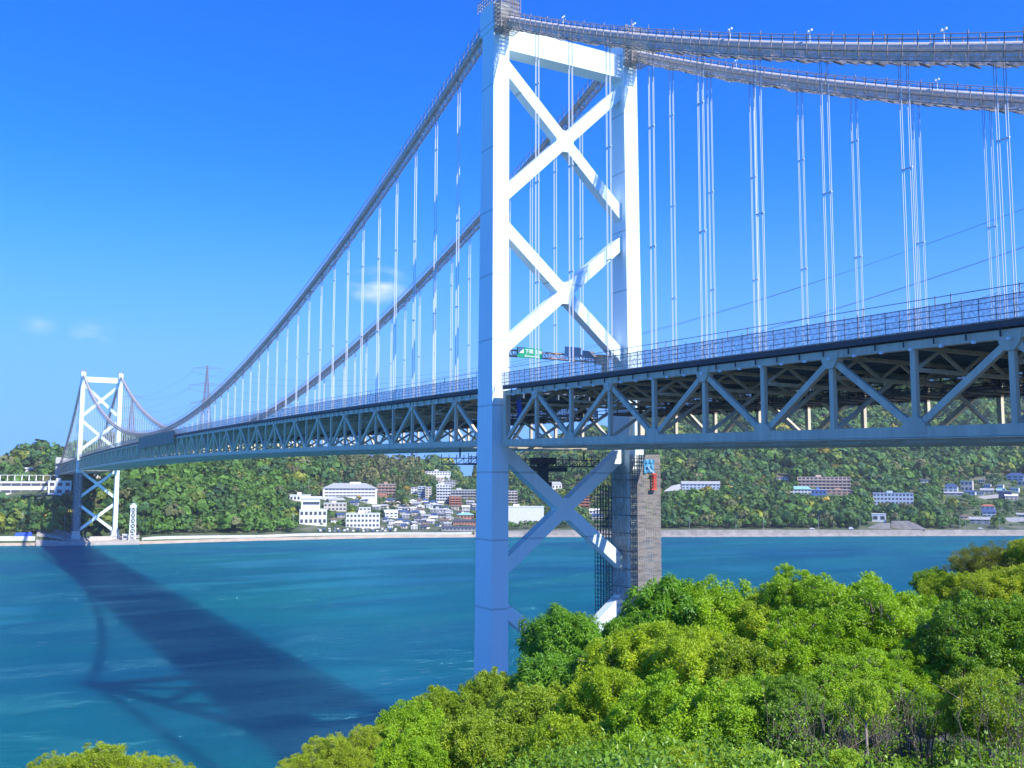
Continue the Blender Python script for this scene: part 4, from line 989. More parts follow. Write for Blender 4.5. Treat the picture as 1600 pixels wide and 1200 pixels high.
retaining('tall gridded concrete slope right of the white box-shaped building', [(1392, 827), (1447, 827), (1432, 819), (1420, 814), (1393, 814)], REV)
retaining('long cream retaining wall across the middle of the hillside village', [(1528, 781), (1560, 778), (1560, 772), (1542, 774), (1528, 776)], CR)
retaining('pale sloping wall above the road at the right edge', [(1578, 817), (1612, 813), (1612, 808), (1568, 809)], CONCL)
retaining('pale bare bank left of the blue-windowed school', [(1036, 768), (1064, 766), (1063, 756), (1050, 759)], CONCL)
retaining('grey fan-shaped terrace wall below the white hotel', [(490, 783), (541, 782), (536, 777.5), (508, 777.5)], GRW)

# far tower's foot: site fence, kiosk, signal mast, blue sheet
P, _ = ground_hit(157, 845); t = tag(empty('site_fence', tuple(P), -math.atan2(P[0]-CAM[0], P[1]-CAM[1])), 'cream panel fence between the far tower\'s two pedestals', 'fence')
b = MB(); p2 = MB()
for k in range(12): b.box(-8.5+k*1.45, -7.2+k*1.45, -0.05, 0.05, 0.1, 3.6)
for k in range(13): p2.box(-8.62+k*1.45, -8.5+k*1.45, -0.12, 0.12, -1.0, 3.8)
b.build('panel', CR, t); p2.build('post', SCAF, t)
B('kiosk', 'small pale equipment hut between the far tower and the signal mast', 'hut', 191, 199, 838, 846, 1, 1, CONCL, 'flat', R_WHITE, 5)
P, _ = ground_hit(206.5, 846); t = tag(empty('signal_mast', tuple(P), -0.2), 'white lattice signal mast with an antenna at the water\'s edge', 'signal mast')
b = MB(); h = 25.0; wm = mat('mast_white', (0.82, 0.83, 0.82), 0.6)
for (sx, sy) in ((-1, -1), (1, -1), (1, 1), (-1, 1)): b.bar((sx*2.4, sy*2.4, -2), (sx*1.7, sy*1.7, h), 0.55, 0.55)
for k in range(6):
    z = k*h/6; r0 = 2.4-0.7*k/6; r1 = 2.4-0.7*(k+1)/6
    for (a, c) in (((-1, -1), (1, -1)), ((1, -1), (1, 1)), ((1, 1), (-1, 1)), ((-1, 1), (-1, -1))):
        b.bar((a[0]*r0, a[1]*r0, z), (c[0]*r0, c[1]*r0, z), 0.35, 0.35); b.bar((a[0]*r0, a[1]*r0, z), (c[0]*r1, c[1]*r1, z+h/6), 0.3, 0.3); b.bar((c[0]*r0, c[1]*r0, z), (a[0]*r1, a[1]*r1, z+h/6), 0.3, 0.3)
b.build('lattice_frame', wm, t); MB().box(-2.3, 2.3, -2.3, 2.3, h, h+2.2).box(-1.2, 1.2, -1.2, 1.2, h+2.2, h+3.4).build('lamp_house', wm, t); MB().tube([(0, 0, h+3.4), (0, 0, h+9)], 0.18, 5).build('antenna', SCAF, t)
P, _ = ground_hit(36, 839.5); t = tag(empty('covered_stack', tuple(P), -0.1), 'bright blue sheet draped over a stack on the far quay', 'covered stack')
MB().hexa([(-6.5, -1.5, -0.5), (6.5, -1.5, -0.5), (6.5, 1.5, -0.5), (-6.5, 1.5, -0.5), (-5.2, -0.9, 2.7), (6.0, -0.9, 3.1), (6.0, 0.9, 3.1), (-5.2, 0.9, 2.7)]).build('sheet', mat('sheet_blue', (0.02, 0.09, 0.50), 0.6, noise=0.2, nscale=0.6), t)
MB().box(-7.0, 7.0, -1.6, 1.6, -1.0, -0.5).build('pallet', R_BROWN, t)

# lamp posts and poles of the coast road, cars
def pole(px, py, hgt, label, grp, arm):
    P, _ = ground_hit(px, py); t = MB(); t.tube([(0, 0, -1), (0, 0, hgt)], [0.22, 0.14], 5)
    if arm: t.bar((0, 0, hgt-0.1), (0, -2.2, hgt+0.2), 0.15, 0.15); t.box(-0.25, 0.25, -3.0, -2.0, hgt+0.12, hgt+0.32)
    else: t.bar((-1.1, 0, hgt-0.8), (1.1, 0, hgt-0.8), 0.16, 0.16); t.bar((-0.9, 0, hgt-1.8), (0.9, 0, hgt-1.8), 0.14, 0.14)
    tag(t.build('lamp_post' if arm else 'utility_pole', mat('pole_grey', (0.34, 0.34, 0.33), 0.7), None, tuple(P)), label, 'lamp post' if arm else 'pole', grp)
for px in (1077, 1150, 1193, 1279, 1344, 1406, 1500, 1562): pole(px, 828.0, 13, 'slender grey lamp post along the far coast road', 'lamp posts on the far coast road', True)
for px, py, hg in ((1509, 828, 12), (1533, 826, 15), (1592, 826, 14), (458, 829, 15), (632, 811, 12), (684, 817, 13), (930, 795, 14), (1172, 770, 13), (34, 832, 16), (100, 833, 14), (730, 789, 12), (482, 768, 13)):
    pole(px, py, hg, 'grey utility pole with two cross bars on the far shore', 'utility poles on the far shore', False)
def car_mesh(L=4.4, van=False):
    b = MB(); h2 = 1.95 if van else 1.45
    b.poly([(x, y, z) for y in (-0.85, 0.85) for (x, z) in ((-L/2, 0.35), (L/2, 0.35), (L/2, 0.85), (L*0.26, 0.95), (L*0.12 if not van else L*0.3, h2), (-L*0.3 if not van else -L*0.48, h2), (-L*0.45, 0.98), (-L/2, 0.9))],
           [tuple(range(7, -1, -1))[::-1], tuple(range(8, 16))[::-1]]+[(i, 8+i, 8+(i+1) % 8, (i+1) % 8) for i in range(8)])
    for x in (-L*0.3, L*0.3):
        for y in (-0.86, 0.66): b.tube([(x, y, 0.33), (x, y+0.2, 0.33)], 0.33, 8)
    return b
CP = [('white', mat('car_white', (0.8, 0.8, 0.8), 0.3)), ('dark', mat('car_dark', (0.04, 0.045, 0.05), 0.3)), ('silver', mat('car_silver', (0.45, 0.46, 0.48), 0.3, 0.6)), ('blue', mat('car_blue', (0.06, 0.13, 0.33), 0.3))]
proto = {}
def car(px, py, c, label, grp, rz, van=False):
    P, s = ground_hit(px, py); key = (c, van)
    if key not in proto: o = proto[key] = car_mesh(van=van).build('parked_car' if grp else 'car', CP[c][1])
    else: o = proto[key].copy(); COL.objects.link(o)
    o.name = 'parked_car' if grp else 'car'; o.location = (P[0], P[1], P[2]+0.2); az = math.atan2(P[0]-CAM[0], P[1]-CAM[1]); o.rotation_euler = (0, 0, -az+rz)
    tag(o, label, 'car', grp)
    if not grp and 'group' in o: del o['group']
for i in range(34):
    c = (0, 1, 0, 2, 3, 0, 2)[i % 7]; px = 500+(i % 17)*7.4+rnd.uniform(-1.5, 1.5); py = (831.3, 828.2)[i//17]+rnd.uniform(-0.4, 0.4)
    car(px, py, c, f'{CP[c][0]} car parked in the row behind the town\'s sea wall', f'{CP[c][0]} cars parked behind the sea wall', 0.5*math.pi+rnd.uniform(-0.2, 0.2), i % 5 == 0)
car(1269, 827.6, 0, 'white car on the coast road below the tan hotel', None, 0.1); car(1330, 827.6, 0, 'white van on the coast road left of the gridded concrete slope', None, 0.1, True)
car(1532, 827, 0, 'white car on the coast road below the weathered grey house', None, 0.1); car(1566, 827.2, 2, 'silver car on the coast road near the right edge', None, 0.1)

# ------------------------------------------------------------------ far coast: woods
PAL = np.array([(0.026, 0.060, 0.016), (0.045, 0.095, 0.022), (0.034, 0.078, 0.030), (0.085, 0.120, 0.022), (0.075, 0.085, 0.035), (0.055, 0.115, 0.020), (0.24, 0.19, 0.03), (0.15, 0.17, 0.025)])
def clear_of_buildings(P, R, hgt, far):
    ok = np.ones(len(P), bool); top = project(P+np.array([0, 0, 1.0])*hgt[:, None]); bot = project(P); rp = R*FOC/far
    for (a, c, yt, yb, rr) in RECTS:
        m = (top[:, 0]+rp*0.8 > a) & (top[:, 0]-rp*0.8 < c) & (top[:, 1] < yb-(yb-yt)*0.18) & (bot[:, 1] > yt) & (far < rr+18)
        ok &= ~m
    return ok
def woods():
    px_list, s_list, R_list = [], [], []
    s = 19.0
    while s < 1050:
        sp = 6.4 if s < 260 else (8.0 if s < 520 else 10.5)
        R = np.interp(np.arange(-290, 1890), PXG, SHR)+s; arc = np.concatenate([[0], np.cumsum(R[:-1]*np.diff(az_of(np.arange(-290, 1890))))])
        n = int(arc[-1]/sp); q = (np.arange(n)+rng.uniform(-0.42, 0.42, n))*sp; p = np.interp(q, arc, np.arange(-290, 1890)); ss = s+rng.uniform(-0.45, 0.45, n)*sp
        px_list.append(p); s_list.append(ss); R_list.append(rng.uniform(0.40, 0.74, n)*sp*rng.choice([0.62, 0.85, 1.05, 1.4, 1.75], n, p=[.2, .28, .28, .16, .08])); s += sp*0.9
    p = np.concatenate(px_list); s = np.concatenate(s_list); R = np.concatenate(R_list)
    P = tpos(p, s); far = np.hypot(P[:, 0]-CAM[0], P[:, 1]-CAM[1]); rid = np.interp(p, PXG, RIDGE)
    keep = s < rid+40
    py = project(P)[:, 1]
    town = (p > 465) & (p < 960) & (py > 758); town2 = (p > 672) & (p < 742) & (py > 738)
    vil = (p > 1465) & (py > 745) & (py < 822)
    u = rng.random(len(p)); keep &= ~((town | town2) & (u > 0.80)); keep &= ~(vil & (u > 0.55)); keep &= ~((p > 95) & (p < 205) & (s < 48)); keep &= ~((p > 465) & (p < 745) & (s < 46))
    keep &= ~((p > 1036) & (p < 1210) & (py > 757) & (py < 768) & (u > 0.12)); keep &= ~((p > 776) & (p < 960) & (s < 26))
    R = np.where(town | town2 | vil, R*0.62, R); hgt = R*1.9+1.2
    keep &= clear_of_buildings(P, R, hgt, far)
    P, R, hgt, p, s, py = P[keep], R[keep], hgt[keep], p[keep], s[keep], py[keep]; n = len(P)
    nz = np.sin(p*0.045+s*0.02)+np.sin(p*0.017-s*0.041+2)+0.8*np.sin(p*0.09+s*0.07)
    u = rng.random(n)+0.13*nz
    ci = np.select([u < 0.22, u < 0.50, u < 0.68, u < 0.80, u < 0.90, u < 1.13], [0, 1, 2, 5, 4, 3], 7); ci = np.where(rng.random(n) < 0.005, 6, ci)
    bright = (p > 225) & (p < 470) & (s < 190) & (np.sin(p*0.05)+np.sin(s*0.05+1) > -0.6); ci = np.where(bright & (rng.random(n) < 0.7), 5, ci)
    cedar = (p > 530) & (p < 660) & (py < 765) & (py > 700); ci = np.where(cedar & (rng.random(n) < 0.75), 4, ci)
    zs = np.where(cedar, 1.7, np.where(rng.random(n) < 0.15, 1.35, 0.9)); R = np.where(cedar, R*0.7, R)
    tint = PAL[ci]*np.array([2.15, 2.1, 1.9])*rng.uniform(0.8, 1.2, (n, 1))
    K = 46
    d = rng.normal(size=(n, K, 3)); d[..., 2] = np.abs(d[..., 2])*1.0-0.25; d /= np.linalg.norm(d, axis=2, keepdims=True)
    lob = 1+0.16*np.sin(3*np.arctan2(d[..., 1], d[..., 0])+rng.uniform(0, 6, (n, 1)))+rng.uniform(-0.2, 0.1, (n, K))
    c = P[:, None, :]+np.array([0, 0, 1.0])*(hgt-R*zs)[:, None, None]+d*(R[:, None]*lob)[..., None]*np.stack([np.ones(n), np.ones(n), zs], -1)[:, None, :]
    nn = d+rng.normal(scale=0.30, size=d.shape); nn /= np.linalg.norm(nn, axis=2, keepdims=True)
    t1 = np.cross(nn, rng.normal(size=d.shape)); t1 /= np.linalg.norm(t1, axis=2, keepdims=True); t2 = np.cross(nn, t1)
    sz = (R[:, None]*rng.uniform(0.20, 0.40, (n, K)))[..., None]
    Vq = np.stack([c-t1*sz-t2*sz*0.5, c+t1*sz*0.6-t2*sz, c+t1*sz+t2*sz*0.6, c-t1*sz*0.5+t2*sz], 2).reshape(-1, 3)
    cq = np.repeat((tint[:, None, :]*rng.uniform(0.88, 1.12, (n, K, 1))).reshape(-1, 3), 4, axis=0); cq = np.concatenate([cq, np.ones((len(cq), 1))], 1)
    Fq = np.arange(len(Vq)).reshape(-1, 4)
    o = mesh_np('woodland', Vq, Fq, leaf_mat('woodland_leaf', None, None, attr=True, trans=0.3, rough=0.7), col=cq)
    tag(o, 'mixed green woods covering the hills of the far shore', 'woods', None, 'stuff')
    print('woodland trees', n)
woods()
# single yellow-flowering trees that stand out on the far slopes
def crown_np(seed, R, zs, K, fs):
    g = np.random.default_rng(seed); d = g.normal(size=(K, 3)); d[:, 2] = np.abs(d[:, 2])-0.35; d /= np.linalg.norm(d, axis=1, keepdims=True)
    c = d*R*(g.uniform(0.7, 1.05, (K, 1))+0.15*np.sin(3*np.arctan2(d[:, 1:2], d[:, :1])))*np.array([1, 1, zs]); nn = d+g.normal(scale=0.5, size=d.shape); nn /= np.linalg.norm(nn, axis=1, keepdims=True)
    t1 = np.cross(nn, g.normal(size=d.shape)); t1 /= np.linalg.norm(t1, axis=1, keepdims=True); t2 = np.cross(nn, t1); sz = R*g.uniform(0.5, 1, (K, 1))*fs
    return np.stack([c-t1*sz-t2*sz*0.5, c+t1*sz*0.6-t2*sz, c+t1*sz+t2*sz*0.6, c-t1*sz*0.5+t2*sz], 1).reshape(-1, 3)
LY = leaf_mat('blossom_yellow', (0.26, 0.20, 0.02), (0.42, 0.32, 0.05), trans=0.2); LG = leaf_mat('blossom_lime', (0.16, 0.22, 0.02), (0.26, 0.30, 0.03), trans=0.2); BARK = mat('bark', (0.20, 0.17, 0.14), 0.9, noise=0.4, nscale=4)
CM = [mesh_np('crown', crown_np(50, 1, 0.75, 420, 0.22), np.arange(420*4).reshape(-1, 4), m) for m in (LY, LG)]
for o in CM: COL.objects.unlink(o)
for (px, py, r, c, lb) in ((1306, 742, 7.5, 0, 'golden-flowering tree just above the right end of the tan hotel'), (1322, 744, 6.5, 1, 'lime-green tree next to the golden one above the tan hotel'), (1347, 776, 7, 0, 'golden tree at the right end of the tan hotel\'s lower wing'),
    (1384, 763, 6, 1, 'lime-green tree above the pale blue two-storey building'), (1107, 772, 5, 0, 'left of two golden bushes on the bank below the school'), (1139, 773, 6, 0, 'right of two golden bushes on the bank below the school'),
    (635, 771, 5.5, 0, 'golden tree above the dark grove in the middle of the town'), (494, 720, 6, 0, 'pale gold tree high on the hill above the white hotel'), (453, 741, 6, 0, 'upper gold tree on the slope left of the town'), (461, 757, 5.5, 1, 'lime tree under the gold one on the slope left of the town'), (1588, 722, 7, 1, 'lime-green tree high on the right hillside')):
    P, _ = ground_hit(px, py); t = tag(empty('flowering_tree', tuple(P)), lb, 'tree'); MB().tube([(0, 0, -1.5), (0.2, 0, r*0.7)], [0.5, 0.25], 6).build('trunk', BARK, t)
    o = CM[c].copy(); COL.objects.link(o); o.name = 'crown'; o.parent = t; o.location = (0, 0, r*1.05); o.scale = (r*0.8, r*0.8, r*0.8); o.rotation_euler = (0, 0, rnd.uniform(0, 6))

# ------------------------------------------------------------------ near bank: trees and shrubs
def leaf_cloud(g, C, rc, per, L, Wd, droop, up, spread):
    """leaves of many sprays: C spray centres (n,3) about the crown's middle, rc their radii; each leaf a folded kite"""
    n = len(C); tot = n*per
    out = C/np.maximum(np.linalg.norm(C, axis=1, keepdims=True), 1e-3)
    d = g.normal(size=(n, per, 3))+out[:, None, :]*0.9+np.array([0, 0, up]); d /= np.linalg.norm(d, axis=2, keepdims=True)
    pos = C[:, None, :]+d*rc[:, None, None]*(g.random((n, per, 1))**0.45)
    d = d.reshape(-1, 3); pos = pos.reshape(-1, 3)
    ax = d*0.75+g.normal(scale=spread, size=d.shape)-np.array([0, 0, droop]); ax /= np.linalg.norm(ax, axis=1, keepdims=True)
    nn = d+np.array([0, 0, 0.7])+g.normal(scale=0.35, size=d.shape); nn -= ax*np.sum(nn*ax, 1, keepdims=True); nn /= np.linalg.norm(nn, axis=1, keepdims=True)
    sd = np.cross(ax, nn); l = L*g.uniform(0.65, 1.2, (tot, 1)); w = Wd*g.uniform(0.75, 1.2, (tot, 1))
    base = pos; tip = pos+ax*l-nn*l*0.12; mid = pos+ax*l*0.45
    V = np.stack([base, mid+sd*w/2+nn*w*0.18, tip, mid-sd*w/2+nn*w*0.18], 1).reshape(-1, 3)
    i = np.arange(tot)[:, None]*4
    F = np.concatenate([i+np.array([[0, 1, 2]]), i+np.array([[0, 2, 3]])], 1).reshape(-1, 3)
    return V, F
def spray_centres(g, n, zmin, rad, flat=1.0):
    k = np.arange(n)+0.5; z = 1-(1-zmin)*k/n; ph = k*2.39996+g.uniform(-0.3, 0.3, n); r = np.sqrt(np.maximum(0, 1-z*z))
    C = np.stack([r*np.cos(ph), r*np.sin(ph), z], 1)
    ang = np.arctan2(C[:, 1], C[:, 0]); a0, a1, a2 = g.uniform(0, 6, 3)
    lump = 1+0.17*np.sin(2*ang+a0+2*z)*r+0.15*np.sin(4*ang+a1)*np.cos(4*z+a2)+0.09*np.sin(9*ang+8*z+a0)+g.uniform(-0.22, 0.08, n)
    C = C*lump[:, None]*rad; C[:, 2] *= flat
    return C
KINDS = {}
def make_kind(key, seed, m, n, per, rc, L, Wd, droop=0.1, up=0.3, spread=0.5, zmin=-0.35, flat=0.85, inner=0.25, layers=False):
    g = np.random.default_rng(seed); C = spray_centres(g, n, zmin, 1.0, flat)
    if layers: C[:, 2] = np.round(C[:, 2]*4)/4+g.uniform(-0.03, 0.03, n)
    Ci = C[g.random(n) < inner]*g.uniform(0.4, 0.75); C2 = np.concatenate([C, Ci]); r = rc*g.uniform(0.7, 1.3, len(C2))
    V, F = leaf_cloud(g, C2, r, per, L, Wd, droop, up, spread)
    crown = mesh_np('crown', V, F, m); COL.objects.unlink(crown)
    b = MB(); rr = random.Random(seed)
    for c in C2[::2]:
        c = Vector(c); m1 = Vector((c.x*0.35, c.y*0.35, -0.55*flat+c.z*0.35)); m2 = c.lerp(m1, 0.4)+Vector((rr.uniform(-.07, .07), rr.uniform(-.07, .07), rr.uniform(-.05, .05)))
        b.tube([(0, 0, -0.85*flat), m1, m2, c], [0.03, 0.02, 0.012, 0.004], 4, False)
        for q in range(2): e = c+Vector((rr.gauss(0, 1), rr.gauss(0, 1), rr.gauss(0, .6)))*rc*0.8; b.tube([m2.lerp(c, 0.6), e], [0.007, 0.003], 3, False)
    br = b.build('branch', BARKP); COL.objects.unlink(br)
    KINDS[key] = (crown, br)
BARKP = mat('bark_pale', (0.30, 0.26, 0.21), 0.9, noise=0.4, nscale=6)
G_BRIGHT = leaf_mat('leaf_bright', (0.143, 0.296, 0.017), (0.487, 0.674, 0.035), (0.287, 0.482, 0.023))
G_YEL = leaf_mat('leaf_yellow_green', (0.172, 0.296, 0.017), (0.660, 0.743, 0.048), (0.373, 0.522, 0.027))
G_DROOP = leaf_mat('leaf_long', (0.086, 0.248, 0.024), (0.272, 0.482, 0.041), (0.172, 0.372, 0.030), rough=0.35)
G_DARK = leaf_mat('leaf_dark', (0.101, 0.223, 0.024), (0.342, 0.518, 0.049), (0.200, 0.366, 0.032), rough=0.32)
G_OLIVE = leaf_mat('leaf_olive', (0.143, 0.248, 0.019), (0.487, 0.591, 0.048), (0.287, 0.413, 0.027))
G_GOLD = leaf_mat('leaf_gold', (0.190, 0.266, 0.017), (0.559, 0.632, 0.055), (0.358, 0.469, 0.032))
G_PINE = leaf_mat('leaf_pine', (0.101, 0.138, 0.019), (0.358, 0.385, 0.055), (0.200, 0.248, 0.035))
G_VINE = leaf_mat('leaf_vine', (0.200, 0.358, 0.027), (0.603, 0.715, 0.082), (0.373, 0.550, 0.041), trans=0.45)
make_kind('bright', 1, G_BRIGHT, 420, 130, 0.125, 0.056, 0.022, 0.05, 0.7, 0.45)
make_kind('yellow', 2, G_YEL, 280, 160, 0.155, 0.068, 0.028, 0.3, 0.3, 0.55)
make_kind('droop', 3, G_DROOP, 170, 160, 0.20, 0.12, 0.036, 0.75, 0.25, 0.5)
make_kind('dark', 4, G_DARK, 330, 140, 0.14, 0.06, 0.027, 0.0, 0.6, 0.5)
make_kind('olive', 5, G_OLIVE, 230, 140, 0.16, 0.068, 0.03, 0.1, 0.3, 0.6, inner=0.5)
make_kind('gold', 6, G_GOLD, 260, 130, 0.15, 0.052, 0.024, 0.0, 0.5, 0.5)
make_kind('pine', 7, G_PINE, 240, 130, 0.16, 0.075, 0.010, 0.0, 0.2, 0.8, zmin=-0.5, flat=0.6, layers=True)
make_kind('vine', 8, G_VINE, 90, 60, 0.24, 0.10, 0.085, 0.35, 0.2, 0.5)
make_kind('green', 9, G_BRIGHT, 240, 160, 0.165, 0.075, 0.031, 0.25, 0.35, 0.55, inner=0.4)
def near_tree(px, py, d, r, kind, label, name='tree', zs=1.0, cat='tree'):
    P = at_range(px, py, d); R = 0.9*r*float(np.dot(P-CAM, FW))/FOC; gz = float(bank_z(np.array(P[0]), np.array(P[1])))
    base = Vector((P[0], P[1], min(gz-0.1, P[2]-0.9*R))); t = tag(empty(name, base), label, cat); top = P[2]-base.z
    hh = max(0.3, top-0.8*R*0.85*zs)
    MB().tube([(0, 0, -0.3), (0.06*R, 0.03*R, hh*0.5), (0, 0, hh+0.15*R)], [0.09*R+0.03, 0.07*R+0.02, 0.045*R+0.01], 7).build('trunk', BARKP, t, smooth=True)
    cr, br = KINDS[kind]; o = cr.copy(); COL.objects.link(o); o.name = 'crown'; o.parent = t; o.location = (0, 0, top); ex = rnd.uniform(0.92, 1.16); o.scale = (R*ex, R*(2.05-ex), R*zs); o.rotation_euler = (rnd.uniform(-0.18, 0.18), rnd.uniform(-0.18, 0.18), rnd.uniform(0, 6.28))
    b = br.copy(); COL.objects.link(b); b.name = 'branch'; b.parent = o
    return t
NT = near_tree
NT(885, 1012, 40, 62, 'droop', 'rounded long-leaved tree peeking up beside the lowest left brace')
NT(866, 1072, 38, 60, 'droop', 'long-leaved tree leaning over the water right of the near left leg', zs=0.95)
NT(925, 1078, 37, 60, 'droop', 'long-leaved tree below the gap where the brace meets the foliage')
NT(990, 1010, 41, 52, 'droop', 'dark long-leaved tree under the right leg\'s bright brace end')
NT(1052, 972, 43, 72, 'droop', 'tall long-leaved tree in front of the grey scaffold\'s foot')
NT(1128, 988, 43, 78, 'green', 'green tree on the ridge between the scaffold and the big bright tree')
NT(1205, 985, 42, 62, 'yellow', 'yellowish tree on the ridge left of the ridge\'s highest point')
NT(1255, 965, 42, 78, 'bright', 'fresh green tree at the ridge\'s highest point in the middle')
NT(1355, 1010, 36, 108, 'bright', 'large dense bright green tree filling the right centre of the bank')
NT(1285, 1050, 34, 95, 'bright', 'bright fine-leaved tree left of and below the large dense one')
NT(1420, 1010, 37, 62, 'bright', 'narrow bright tree edging the dark gap right of the large dense one', zs=1.35)
NT(1542, 1030, 33, 100, 'dark', 'large dark green glossy tree at the right of the bank')
NT(1600, 1010, 34, 75, 'dark', 'dark glossy tree cut by the right picture edge')
NT(1540, 945, 44, 70, 'gold', 'golden-green tree behind the large dark one', zs=0.8)
NT(1600, 940, 44, 62, 'gold', 'golden-green tree at the right picture edge above the dark one')
NT(1490, 935, 45, 44, 'olive', 'small olive tree at the left end of the golden trees')
NT(1458, 918, 47, 32, 'dark', 'small dark round tree against the water left of the golden trees')
NT(1550, 888, 48, 58, 'pine', 'flat-layered pine highest on the right of the bank', zs=0.9)
NT(1610, 868, 47, 32, 'gold', 'light tree tip in the right corner above the layered pine')
NT(1010, 1050, 36, 78, 'yellow', 'yellow-green tree in front of the long-leaved ridge trees')
NT(1085, 1065, 34, 84, 'yellow', 'yellowest tree in the middle of the bank')
NT(1165, 1075, 33, 82, 'olive', 'twiggy olive tree between the yellowest tree and the bright ones')
NT(948, 1120, 32, 78, 'yellow', 'yellow-green tree lower down, below the long-leaved trees')
NT(1050, 1145, 29, 84, 'green', 'mid green tree under the yellowest tree')
NT(1140, 1160, 27, 90, 'green', 'mid green tree at the bottom, right of the other mid green one')
NT(770, 1105, 39, 58, 'olive', 'olive tree at the foot of the near left leg')
NT(700, 1132, 38, 60, 'olive', 'olive tree left of the near left leg at the water')
NT(835, 1145, 34, 75, 'olive', 'olive tree with shadowy gaps below the leaning long-leaved tree')
NT(640, 1158, 36, 58, 'green', 'green tree on the slope down to the water, left of the olive ones')
NT(750, 1185, 31, 74, 'olive', 'low olive tree at the bottom below the near left leg')
NT(900, 1195, 29, 78, 'yellow', 'yellow-green tree cut by the bottom edge under the lower yellow-green one')
NT(1000, 1215, 25, 74, 'green', 'green tree cut by the bottom edge in the centre')
NT(575, 1175, 35, 48, 'gold', 'golden shrub tree near the left end of the bank', zs=0.9)
NT(640, 1208, 30, 58, 'green', 'green shrub at the bottom, left centre')
NT(520, 1196, 33, 48, 'gold', 'golden shrub leaning over the dark water', 'shrub', cat='shrub')
NT(478, 1222, 31, 46, 'gold', 'leftmost golden shrub of the slope, cut by the bottom edge', 'shrub', cat='shrub')
NT(1235, 1120, 27, 62, 'dark', 'dark shrub with bare stems showing beneath it', 'shrub', cat='shrub')
NT(1180, 1120, 29, 62, 'green', 'green vine-hung bush left of the bare stems', 'shrub', cat='shrub')
NT(1330, 1090, 30, 84, 'bright', 'bright green bush roofing the bare stems under the large bright tree', 'shrub', 0.8, 'shrub')
NT(1412, 1075, 32, 70, 'bright', 'bright green bush between the large dense tree and the dark glossy one', 'shrub', 0.9, 'shrub')
NT(1450, 1125, 30, 56, 'dark', 'dark green bush right of the bare stems', 'shrub', 0.8, 'shrub')
NT(1545, 1120, 27, 74, 'olive', 'olive-leaved bush under the large dark tree', 'shrub', cat='shrub')
NT(1352, 1100, 26, 24, 'vine', 'pale round-leaved vine clump hanging before the bare stems', 'vine', 1.9, 'vine')
NT(1318, 1192, 20, 24, 'vine', 'pale round-leaved vine low among the bare stems', 'vine', 1.0, 'vine')
NT(1180, 1215, 21, 60, 'vine', 'broad-leaved vine mound cut by the bottom edge', 'vine', 0.8, 'vine')
NT(1090, 1225, 22, 60, 'yellow', 'yellow-green bush cut by the bottom edge beside the vine mound', 'shrub', cat='shrub')
NT(160, 1222, 19, 62, 'gold', 'middle one of the low golden bushes in the bottom left corner', 'shrub', cat='shrub')
NT(90, 1232, 19, 55, 'gold', 'leftmost of the low golden bushes in the bottom left corner', 'shrub', cat='shrub')
NT(225, 1232, 19, 55, 'gold', 'right one of the low golden bushes in the bottom left corner', 'shrub', cat='shrub')
NT(280, 1238, 20, 44, 'gold', 'smallest golden bush, rightmost in the bottom left corner', 'shrub', cat='shrub')
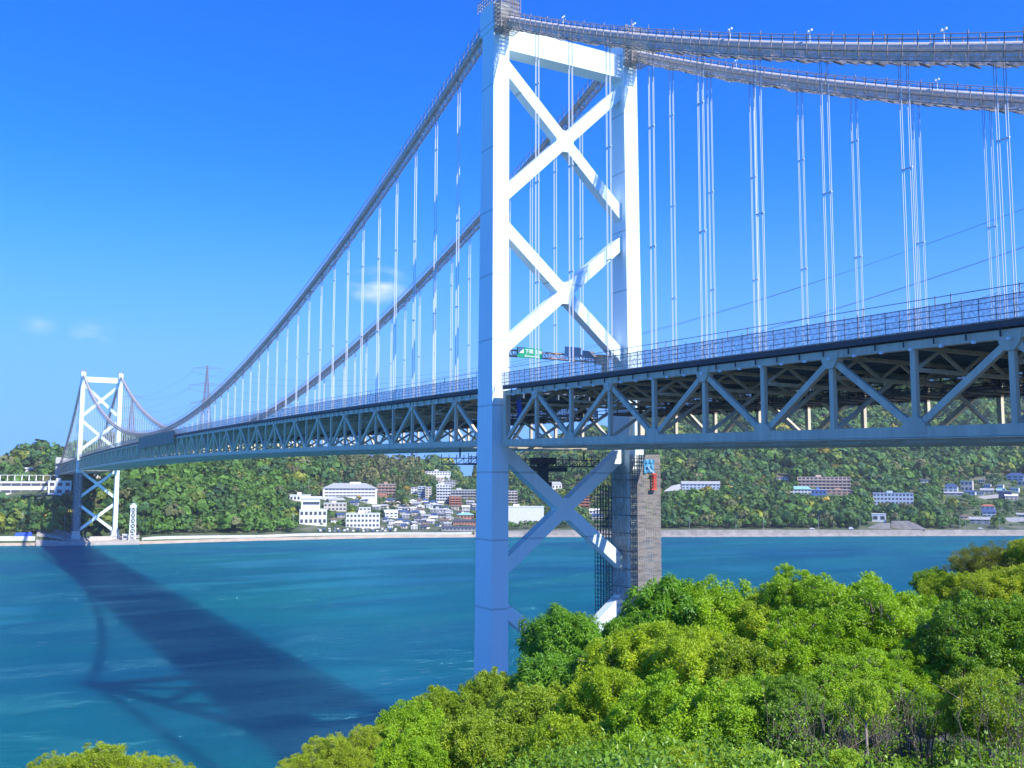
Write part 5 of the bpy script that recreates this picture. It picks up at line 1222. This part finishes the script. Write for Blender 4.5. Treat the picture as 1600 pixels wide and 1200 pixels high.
# bare stems under the canopy at lower right
def thicket(px, py, d, n, hgt, spread, label, seed):
    P = at_range(px, py, d); gz = float(bank_z(np.array(P[0]), np.array(P[1]))); t = tag(empty('thicket', (P[0], P[1], gz)), label, 'thicket'); b = MB(); r = random.Random(seed)
    for i in range(n):
        x, y = r.gauss(0, spread), r.gauss(0, spread*0.7); h = hgt*r.uniform(0.6, 1.1); lx, ly = r.gauss(0, 0.35), r.gauss(0, 0.3); pts = []
        for k in range(6): u = k/5; pts.append((x+lx*u*h*0.5+r.gauss(0, 0.035), y+ly*u*h*0.5+r.gauss(0, 0.035), -0.3+u*(h+0.3)))
        w = r.uniform(0.010, 0.028); b.tube(pts, [w*(1-0.16*k) for k in range(6)], 4, False)
        for q in range(3):
            k = r.randint(2, 4); p = Vector(pts[k]); e = p+Vector((r.gauss(0, .35), r.gauss(0, .3), r.uniform(0.2, 0.7))); b.tube([p, p.lerp(e, 0.5)+Vector((r.gauss(0, .06), r.gauss(0, .06), 0.05)), e], [w*0.5, w*0.35, w*0.15], 3, False)
    b.build('stem', mat('stem_pale', (0.15, 0.125, 0.09), 0.9, noise=0.4, nscale=5), t)
    g = np.random.default_rng(seed); C = np.stack([g.normal(scale=spread, size=40), g.normal(scale=spread*0.7, size=40), hgt*g.uniform(0.25, 0.95, 40)], 1)
    V, F = leaf_cloud(g, C, np.full(40, 0.16), 16, 0.085, 0.04, 0.2, 0.2, 0.6); mesh_np('foliage', V, F, G_DARK, t)
thicket(1345, 1165, 27, 42, 2.2, 0.75, 'dense bare pale stems under the large bright tree', 3)
thicket(1440, 1172, 27, 36, 2.2, 0.70, 'bare grey stems between the bright and the dark tree', 4)
thicket(1265, 1200, 24, 24, 1.6, 0.6, 'tangle of bare twigs at the bottom left of the stems', 5)
thicket(1565, 1180, 25, 20, 2.2, 0.6, 'bare pale trunks and twigs in the bottom right corner', 6)
thicket(1150, 1050, 32, 16, 1.8, 0.7, 'greyish twigs poking through the olive tree', 7)
# undergrowth on the bank between the trees
g = np.random.default_rng(21); n = 9000; dd = np.sqrt(g.uniform(6.0**2, 80.0**2, n)); aa = YAW+g.uniform(-0.56, 0.56, n)
C = np.stack([CAM[0]+np.sin(aa)*dd, CAM[1]+np.cos(aa)*dd], 1); C = np.concatenate([C, (bank_z(C[:, 0], C[:, 1])+g.uniform(0.0, 0.35, n))[:, None]], 1)
C0 = C-np.array([0, 0, 1e4]); V, F = leaf_cloud(g, np.zeros((n, 3))+np.array([0, 0, 1e-3]), g.uniform(0.25, 0.6, n), 30, 0.13, 0.065, 0.2, 0.5, 0.6)
V = V+np.repeat(C, 30*4, axis=0)
tag(mesh_np('undergrowth', V, F, G_DARK), 'low leafy undergrowth covering the near bank', 'undergrowth', None, 'stuff')

# ------------------------------------------------------------------ HAZE: the thin sea air between here and the far hills
hm = bpy.data.materials.new('sea_air'); hm.use_nodes = True; ht = hm.node_tree; ht.nodes.remove(ht.nodes['Principled BSDF'])
pv = ht.nodes.new('ShaderNodeVolumePrincipled'); pv.inputs['Density'].default_value = 0.000065; pv.inputs['Color'].default_value = (0.80, 0.90, 1.0, 1)
ht.links.new(pv.outputs[0], ht.nodes['Material Output'].inputs['Volume'])
tag(MB().box(-2700, 3100, -1000, 2800, -14, 420).build('haze', hm), None, None, None, 'stuff')
